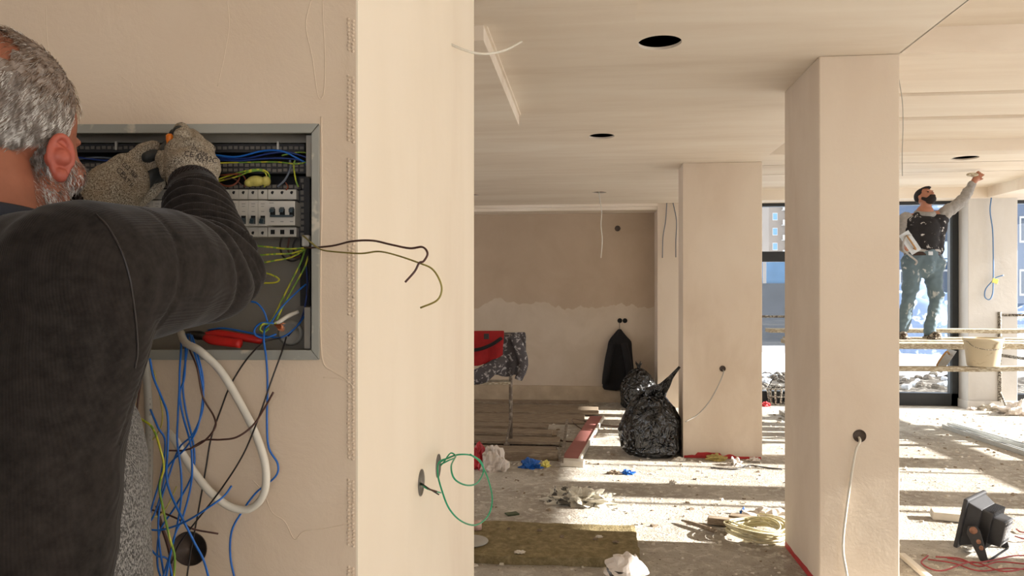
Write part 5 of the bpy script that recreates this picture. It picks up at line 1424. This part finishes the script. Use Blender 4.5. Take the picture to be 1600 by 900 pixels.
crumple(Zp(852, 729), .035, .03, .04, 'tag_yellow', 'yellow_wrapper', 'tiny yellowish wrapper next to the blue bag', 'wrapper', 11, .5)
c = Zp(910, 786); crumple(c, .17, .10, .085, 'foil_splashed', 'crumpled_sheeting', 'crumpled plaster-covered plastic sheet in the sunlit strip', 'plastic sheet', 9, .55, 14, 44)
crumple(Zp(872, 783), .06, .05, .07, 'foil_splashed', 'crumpled_sheeting', 'small curled end of sheeting left of the crumpled plastic sheet', 'plastic sheet', 19, .55, 14, 24)
c = Zp(800, 804); tag(MB().boxc(c + UP * .006, (.085, .06, .008), Matrix.Rotation(.5, 3, 'Z')).build('circuit_board', M('card_green', srgb(70, 82, 56), .5, 0, .3, 60, .1), None, False, .001), 'small dark green card lying on the shaded floor', 'card')
crumple(Zp(980, 741), .05, .025, .03, 'bag_blue', 'blue_scrap', 'pale blue plastic scrap in the sunlit strip', 'scrap', 23, .6); crumple(Zp(960, 741), .04, .02, .025, 'board_dusty', 'brown_scrap', 'brown scrap beside the pale blue plastic scrap', 'scrap', 29, .6)
crumple(Zp(1051, 757), .02, .02, .03, 'board_white', 'plaster_crumb', 'single grey lump in the shadow band on the floor', 'lump', 31)
# mineral wool slab
a0, a1, a2, a3 = Zp(735, 824), Zp(992, 833), Zp(1001, 888), Zp(725, 880)
n = NT('mineral_wool'); q = n.coords((1, 1, 1)); f = n.noise(q, 18, 6, .7, .6)
n.base(n.ramp(f, [(.3, srgb(106, 94, 66)), (.5, srgb(130, 117, 86)), (.7, srgb(158, 144, 110))])); n.bump(n.noise(q, 70, 4), .8, .01); n.set(.95, 0, .1)
m = MB(); nx_, ny_ = 40, 14; tp = []
for j in range(ny_ + 1):
    r_ = []
    for i in range(nx_ + 1):
        u, v = i / nx_, j / ny_
        p = (a0.lerp(a1, u)).lerp(a3.lerp(a2, u), v); e = min(u, 1 - u) * nx_ < 1 or min(v, 1 - v) * ny_ < 1
        r_.append((p.x + (.012 * noise.noise(p * 14) if e else 0), p.y + (.014 * noise.noise(p * 11) if e else 0), .052 + .006 * noise.noise(p * 9) - (.006 if e else 0)))
    tp.append(r_)
T_ = [[m.bm.verts.new(p) for p in r_] for r_ in tp]; B_ = [[m.bm.verts.new((p[0], p[1], .001)) for p in r_] for r_ in tp]
for j in range(ny_):
    for i in range(nx_): m.face([T_[j][i], T_[j][i + 1], T_[j + 1][i + 1], T_[j + 1][i]]); m.face([B_[j][i], B_[j + 1][i], B_[j + 1][i + 1], B_[j][i + 1]])
for i in range(nx_):
    for j in (0, ny_): m.face([T_[j][i], T_[j][i + 1], B_[j][i + 1], B_[j][i]])
for j in range(ny_):
    for i in (0, nx_): m.face([T_[j][i], T_[j + 1][i], B_[j + 1][i], B_[j][i]])
tag(m.build('insulation_slab', 'mineral_wool'), 'yellow-brown mineral wool slab lying on the floor at the bottom', 'insulation')
c = Zp(742, 845, .055)
dk = tag(MB().lathe([(0, 0), (.10, 0), (.102, .004), (.10, .008), (0, .008)], (c.x - .02, c.y - .02, .056), (0, 0, 1), 36).build('grey_disc', 'cable_grey', None, True), 'flat grey disc lying on the mineral wool slab by the wall', 'disc')
c = Zp(746, 826, .06); tag(MB().cyl((c.x, c.y, .056), (c.x, c.y, .105), .026, None, 20).build('small_roll', M('roll_pink', srgb(206, 172, 160), .6, 0, .05, 20, 0), None, True), 'small pinkish roll standing at the edge of the slab', 'roll')
tag(MB().cyl(Zp(748, 819, .01), Zp(786, 820, .01), .010, None, 8).build('white_rod', 'cable_white', None, True), 'short white rod on the floor behind the wool slab', 'rod')
for k, (px, py, r_) in enumerate(((812, 862, .024), (843, 828, .014), (878, 838, .012), (936, 838, .018), (962, 846, .016), (930, 842, .012), (795, 826, .010))):
    crumple(Zp(px, py, .06) + UP * 0, r_, r_ * .7, .010, 'board_white' if k in (0, 3) else 'board_dusty', 'plaster_chip', 'loose plaster chips lying on the mineral wool slab', 'chip', k).location.z = .055
    SC.objects[-1]['group'] = 'chips on the wool slab'
# white bag with bucket at the bottom edge
c = Zp(974, 915)
wbk = thing('bagged_bucket', (c.x, c.y, 0), 'bucket wrapped in a crumpled white plastic bag cut by the bottom edge', 'bucket')
MB().lathe([(0, 0), (.075, 0), (.085, .10), (.088, .10), (.080, .015), (0, .015)], (c.x, c.y, .0), seg=28).build('bucket_body', 'steel_dark', wbk, True)
m = MB(); m.ell((0, 0, 0), (1, 1, 1), None, 36, 20)
m.move(lambda p: Vector((c.x + .012 + p.x * .105 * (1 + .16 * sin(9 * p.x + 7 * p.z)), c.y + p.y * .09, .085 + max(-.3, p.z) * .075 * (1 + .35 * noise.noise(p * 3)))))
m.build('white_bag', 'bag_white', wbk, False)
# coil of pale cable, tool and offcuts by the nearest pillar
M('coil_cable', srgb(204, 194, 158), .5, 0, .08, 30, .1)
cc = Zp(1182, 838); m = MB()
r_ = random.Random(3); P = []
for k in range(200):
    a = k / 14 * 2 * pi; w_ = 1 + .10 * sin(k * .13) + .05 * sin(k * .71)
    P.append(Vector((cc.x + cos(a) * .165 * w_ + .01 * sin(k * .3), cc.y + sin(a) * .15 * w_, .012 + .075 * (k / 200) + .012 * sin(k * .9))))
P.append(Vector((cc.x + .20, cc.y - .10, .012))); P.append(Vector((cc.x + .15, cc.y - .17, .01)))
tag(m.tube(P, .0052, 6, 2).build('cable_coil', 'coil_cable', None, True), 'big coil of pale cable on the sunlit floor beside the nearest pillar', 'cable')
tag(MB().tube([Zp(1065, 813, .02), Zp(1082, 818, .022), Zp(1118, 830, .022)], [.006, .013, .014], 8, 3).build('tool_handle', 'board_dusty', None, True), 'brown stick lying left of the cable coil', 'stick')
for (x0, y0, x1, y1, w_, lab) in ((1140, 808, 1190, 815, .075, 'wooden offcut lying behind the cable coil'), (1106, 812, 1150, 817, .06, 'flat dark offcut left of the cable coil')):
    tag(MB().beam(Zp(x0, y0, .03), Zp(x1, y1, .03), w_, .045).build('offcut', 'board_dusty', None, False, .006), lab, 'offcut')
crumple(Zp(1205, 813), .16, .07, .06, 'bag_white', 'plastic_sheet', 'thin white plastic film lying behind the cable coil', 'plastic sheet', 41, .5)
crumple(Zp(1161, 803), .02, .02, .035, 'bag_blue', 'bottle_cap', 'tiny blue cap on the offcut behind the cable coil', 'cap', 43, .3)
M('foam_yellow', srgb(176, 158, 96), .7, 0, .15, 30, .3)
# debris at the foot of the wide pillar
for k, (px, py, rx, ry, h, mt, nm, lab, cat) in enumerate(((1117, 719, .075, .04, .045, 'foam_yellow', 'yellow_foam', 'yellowish foam scrap at the foot of the wide pillar', 'scrap'), (1148, 727, .055, .035, .05, 'bag_white', 'white_paper', 'crumpled white paper right of the foam scrap at the wide pillar', 'paper'), (1062, 720, .05, .03, .025, 'board_white', 'plaster_chunk', 'pale plaster chunk between the rubbish bag and the wide pillar', 'chunk'), (1178, 721, .05, .03, .03, 'bag_white', 'white_scrap', 'white scrap at the right foot of the wide pillar', 'scrap'))):
    crumple(Zp(px, py), rx, ry, h, mt, nm, lab, cat, 50 + k, .45)
tag(MB().tube([Zp(1110, 731, .008), Zp(1150, 733, .008), Zp(1170, 727, .01), Zp(1200, 731, .008), Zp(1222, 733, .008)], .006, 6, 4).build('black_cable', 'wire_black', None, True), 'black cable end lying in front of the wide pillar', 'cable')
tag(MB().tube([Zp(870, 688, .04), Zp(900, 690, .02), Zp(930, 681, .04), Zp(905, 668, .02), Zp(895, 655, .02), Zp(940, 664, .02), Zp(985, 668, .01)], .007, 6, 5).build('black_cable', 'wire_brown', None, True), 'thin dark cable snaking over the reddish board', 'cable')
# metal studs at the right
M('galvanised', srgb(190, 192, 190), .4, .55, .08, 12, .1)
def stud(pa, pb, w, h, label, dy=0):
    a, b_ = Zp(*pa, h), Zp(*pb, h); a.y += dy; b_.y += dy; d = (b_ - a).normalized(); s = d.cross(UP).normalized()
    prof = [(-w / 2, 0), (w / 2, 0), (w / 2, h), (w * .25, h), (w * .25, h - .003), (w / 2 - .003, h - .003), (w / 2 - .003, .003), (-w / 2 + .003, .003), (-w / 2 + .003, h - .003), (-w * .25, h - .003), (-w * .25, h), (-w / 2, h)]
    m = MB(); a.z = b_.z = .001
    m.loft([[p + s * x + UP * z for x, z in prof] for p in (a, b_)])
    return tag(m.build('metal_stud', 'galvanised'), label, 'metal stud', 'metal studs on the floor')
stud((1476, 663), (1640, 716), .06, .045, 'front one of two parallel galvanised studs on the sunlit floor')
stud((1486, 661), (1650, 708), .06, .045, 'rear one of two parallel galvanised studs on the sunlit floor', .03)
tag(MB().beam(Zp(1455, 803, .03), Zp(1520, 809, .03), .10, .055).build('aerated_block', 'board_white', None, False, .008), 'pale slab of block lying behind the floodlight', 'block')
# floodlight
fc = Zp(1566, 874); fl = thing('floodlight', (fc.x, fc.y, 0), 'black work floodlight lying tilted on its bracket on the floor', 'floodlight')
M('lamp_black', srgb(44, 44, 46), .5, .1, .12, 60, .15, .001); M('lamp_rust', srgb(134, 96, 76), .7, 0, .3, 60, .2); speckle('lamp_plate', srgb(96, 96, 98), srgb(170, 168, 164), 60, .55, .62, .5, .2)
FR = Matrix.Rotation(radians(-50) + YAW, 3, 'Z') @ Matrix.Rotation(radians(11), 3, 'Y')
FO = Vector((fc.x - .02, fc.y + .10, .160))
def fp(x, y, z): return FO + FR @ Vector((x, y, z)) * .96
def fbox(mb, x0, x1, y0, y1, z0, z1, t0=0, t1=0):   # tapers along x
    r0 = [fp(x0, y, z) for y, z in ((y0, z0), (y1, z0), (y1, z1), (y0, z1))]
    r1 = [fp(x1, y, z) for y, z in ((y0 + t1, z0 + t1), (y1 - t1, z0 + t1), (y1 - t1, z1 - t1), (y0 + t1, z1 - t1))]
    return mb.loft([r0, r1])
m = MB(); fbox(m, -.115, -.090, -.165, .165, -.155, .155); m.build('front_frame', 'lamp_black', fl, False, .008)
m = MB(); fbox(m, -.117, -.114, -.145, .145, -.135, .135); m.build('glass', 'hole_black', fl)
m = MB(); fbox(m, -.092, -.020, -.145, .145, -.140, .140, 0, .030); m.build('reflector_housing', 'lamp_black', fl, False, .006)
m = MB(); fbox(m, -.022, .030, -.105, .105, -.10, .10); m.build('heat_sink', 'lamp_black', fl)
fins = MB()
for k in range(15):
    y = -.105 + k * .015; fbox(fins, -.026, .034, y, y + .005, -.112, .112)
fins.build('cooling_fins', 'lamp_black', SC.objects[-1], False)
m = MB(); fbox(m, .028, .095, -.080, .080, -.085, .080, 0, .006); bxo = m.build('driver_box', 'lamp_black', fl, False, .005)
m = MB(); fbox(m, .0945, .0965, -.066, .066, -.070, .066); m.build('back_plate', 'lamp_plate', bxo)
for z in (-.058, -.050, .046, .054):
    m = MB(); fbox(m, .096, .099, -.064, .064, z, z + .003); m.build('ridge', 'lamp_black', bxo)
m = MB()
for s in (-1, 1):
    y = s * .180
    m.extr([fp(-.055, y, .01), fp(-.015, y, .03), fp(.01, y, .01), fp(.085, y, -.150), fp(.045, y, -.165), fp(-.055, y, -.035)], FR @ Vector((0, .006 * s, 0)))
m.extr([fp(.045, -.183, -.165), fp(.085, -.183, -.150), fp(.085, .183, -.150), fp(.045, .183, -.165)], FR @ Vector((0, 0, -.005)))
brk = m.build('bracket', 'lamp_black', fl, False, .002)
for s in (-1, 1): MB().cyl(fp(-.022, s * .165, 0), fp(-.022, s * .197, 0), .020, None, 16).build('pivot_bolt', 'lamp_rust', fl, True)
for y, z in ((.015, -.055), (.035, -.085)):
    MB().ell(fp(y, -.187, z), (.012, .003, .014), FR).build('rust_spot', 'lamp_rust', brk, True)
# red wires on the floor
M('wire_red', srgb(150, 60, 62), .5, 0, .15, 20, 0); r_ = random.Random(12)
labs = ['red wire lying nearest the bottom edge in front of the floodlight', 'red wire curling just under the floodlight bracket', 'pinkish red wire looping left of the floodlight', 'red wire running off to the right behind the floodlight', 'red wire crossing under the floodlight', 'short red wire end right of the floodlight']
for k, pts in enumerate(([(1450, 874), (1490, 880), (1530, 892), (1580, 888), (1640, 895)], [(1462, 870), (1500, 873), (1530, 885), (1560, 878), (1610, 882)], [(1450, 868), (1440, 880), (1470, 892), (1520, 878), (1570, 893), (1630, 880)], [(1588, 827), (1600, 832), (1640, 830)], [(1480, 872), (1520, 879), (1548, 876), (1590, 868), (1640, 872)], [(1586, 838), (1604, 842), (1640, 838)])):
    tag(MB().tube([Zp(x, y, .012 + .006 * (k % 3)) for x, y in pts], .0045, 6, 6).build('red_wire', 'wire_red', None, True), labs[k], 'wire', 'red wires around the floodlight')
tag(MB().beam(Zp(1409, 867, .02), Zp(1462, 912, .02), .035, .025).build('wood_lath', 'board_white', None, False, .003), 'pale wooden lath on the floor right of the nearest pillar', 'lath')
# beyond: basket in the gap, wrappers, crumpled sheets by the window pillar
gb = Zp(1218, 633); gb.y += .05; bsk = thing('wire_basket', (gb.x, gb.y, 0), 'small slatted bucket standing in the gap by the scaffold foot', 'bucket')
m = MB()
for k in range(12):
    a = 2 * pi * k / 12; m.cyl((gb.x + .12 * cos(a), gb.y + .12 * sin(a), .01), (gb.x + .15 * cos(a), gb.y + .15 * sin(a), .23), .014, None, 6)
m.build('slats', 'steel_plaster', bsk, True)
for z, r0 in ((.02, .122), (.12, .136), (.225, .15)): MB().tube([(gb.x + r0 * cos(2 * pi * k / 24), gb.y + r0 * sin(2 * pi * k / 24), z) for k in range(24)], .010, 6, 1, True).build('hoop', 'steel_plaster', bsk, True)
MB().tube([(gb.x - .14, gb.y, .23), (gb.x - .05, gb.y, .38), (gb.x + .05, gb.y, .38), (gb.x + .14, gb.y, .23)], .006, 6, 5).build('handle', 'steel_dark', bsk, True)
crumple(Zp(1196, 635), .05, .03, .05, 'bag_red', 'red_wrapper', 'small red wrapper on the floor in the gap between the pillars', 'wrapper', 61, .5)
crumple(Zp(1525, 638), .05, .035, .05, 'bag_blue', 'bottle_cap', 'blue lid beside the plinth of the window pillar', 'lid', 63, .2); crumple(Zp(1518, 641), .05, .03, .04, 'bag_white', 'white_lump', 'white lump next to the blue lid', 'lump', 67, .3)
crumple(Zp(1592, 648), .20, .12, .13, 'bag_white', 'white_sheeting', 'crumpled white sheeting at the right edge below the window', 'plastic sheet', 71, .4, 9, 40); crumple(Zp(1572, 630), .05, .04, .06, 'bag_blue', 'blue_wrapper', 'blue wrapper behind the scaffold foot by the plinth', 'wrapper', 73, .4)
crumple(Zp(1548, 641), .12, .06, .06, 'board_white', 'plaster_heap', 'heap of plaster crumbs under the scaffold foot', 'heap', 77, .4)
# plaster crumbs everywhere: nobody could count them
m = MB(); r_ = random.Random(21)
def crumb(p, s_):
    a = r_.uniform(0, 6.3); v = [m.bm.verts.new(p + Vector((cos(a + k * 1.57) * s_ * r_.uniform(.6, 1.5), sin(a + k * 1.57) * s_ * r_.uniform(.5, 1.2), 0))) for k in range(4)]
    t_ = [m.bm.verts.new(x.co * .75 + p * .25 + UP * s_ * r_.uniform(.3, .8)) for x in v]
    m.face(t_)
    for k in range(4): m.face([v[k], v[(k + 1) % 4], t_[(k + 1) % 4], t_[k]])
for k in range(2600):
    x = r_.uniform(-.9, 5.6); y = 3.2 + 6.9 * r_.random() ** 1.3
    if (1.12 < x < 1.6 and 3.8 < y < 4.6) or (.8 < x < 1.6 and 6.8 < y < 7.3): continue
    crumb(Vector((x, y, .0)), r_.choice((.004, .006, .008, .011, .016)) * r_.uniform(.7, 1.3))
tag(m.build('plaster_crumbs', 'board_white'), 'fine pale plaster crumbs scattered over the whole concrete floor', 'crumbs', kind='stuff')
m = MB()
for k in range(500):
    x = r_.uniform(-.9, 5.0); y = 3.2 + 6.5 * r_.random() ** 1.3
    if (1.12 < x < 1.6 and 3.8 < y < 4.6) or (.8 < x < 1.6 and 6.8 < y < 7.3): continue
    crumb(Vector((x, y, .0)), r_.choice((.006, .009, .013, .02)))
tag(m.build('brown_crumbs', 'board_dusty'), 'brown chips and dust scattered over the concrete floor', 'crumbs', kind='stuff')
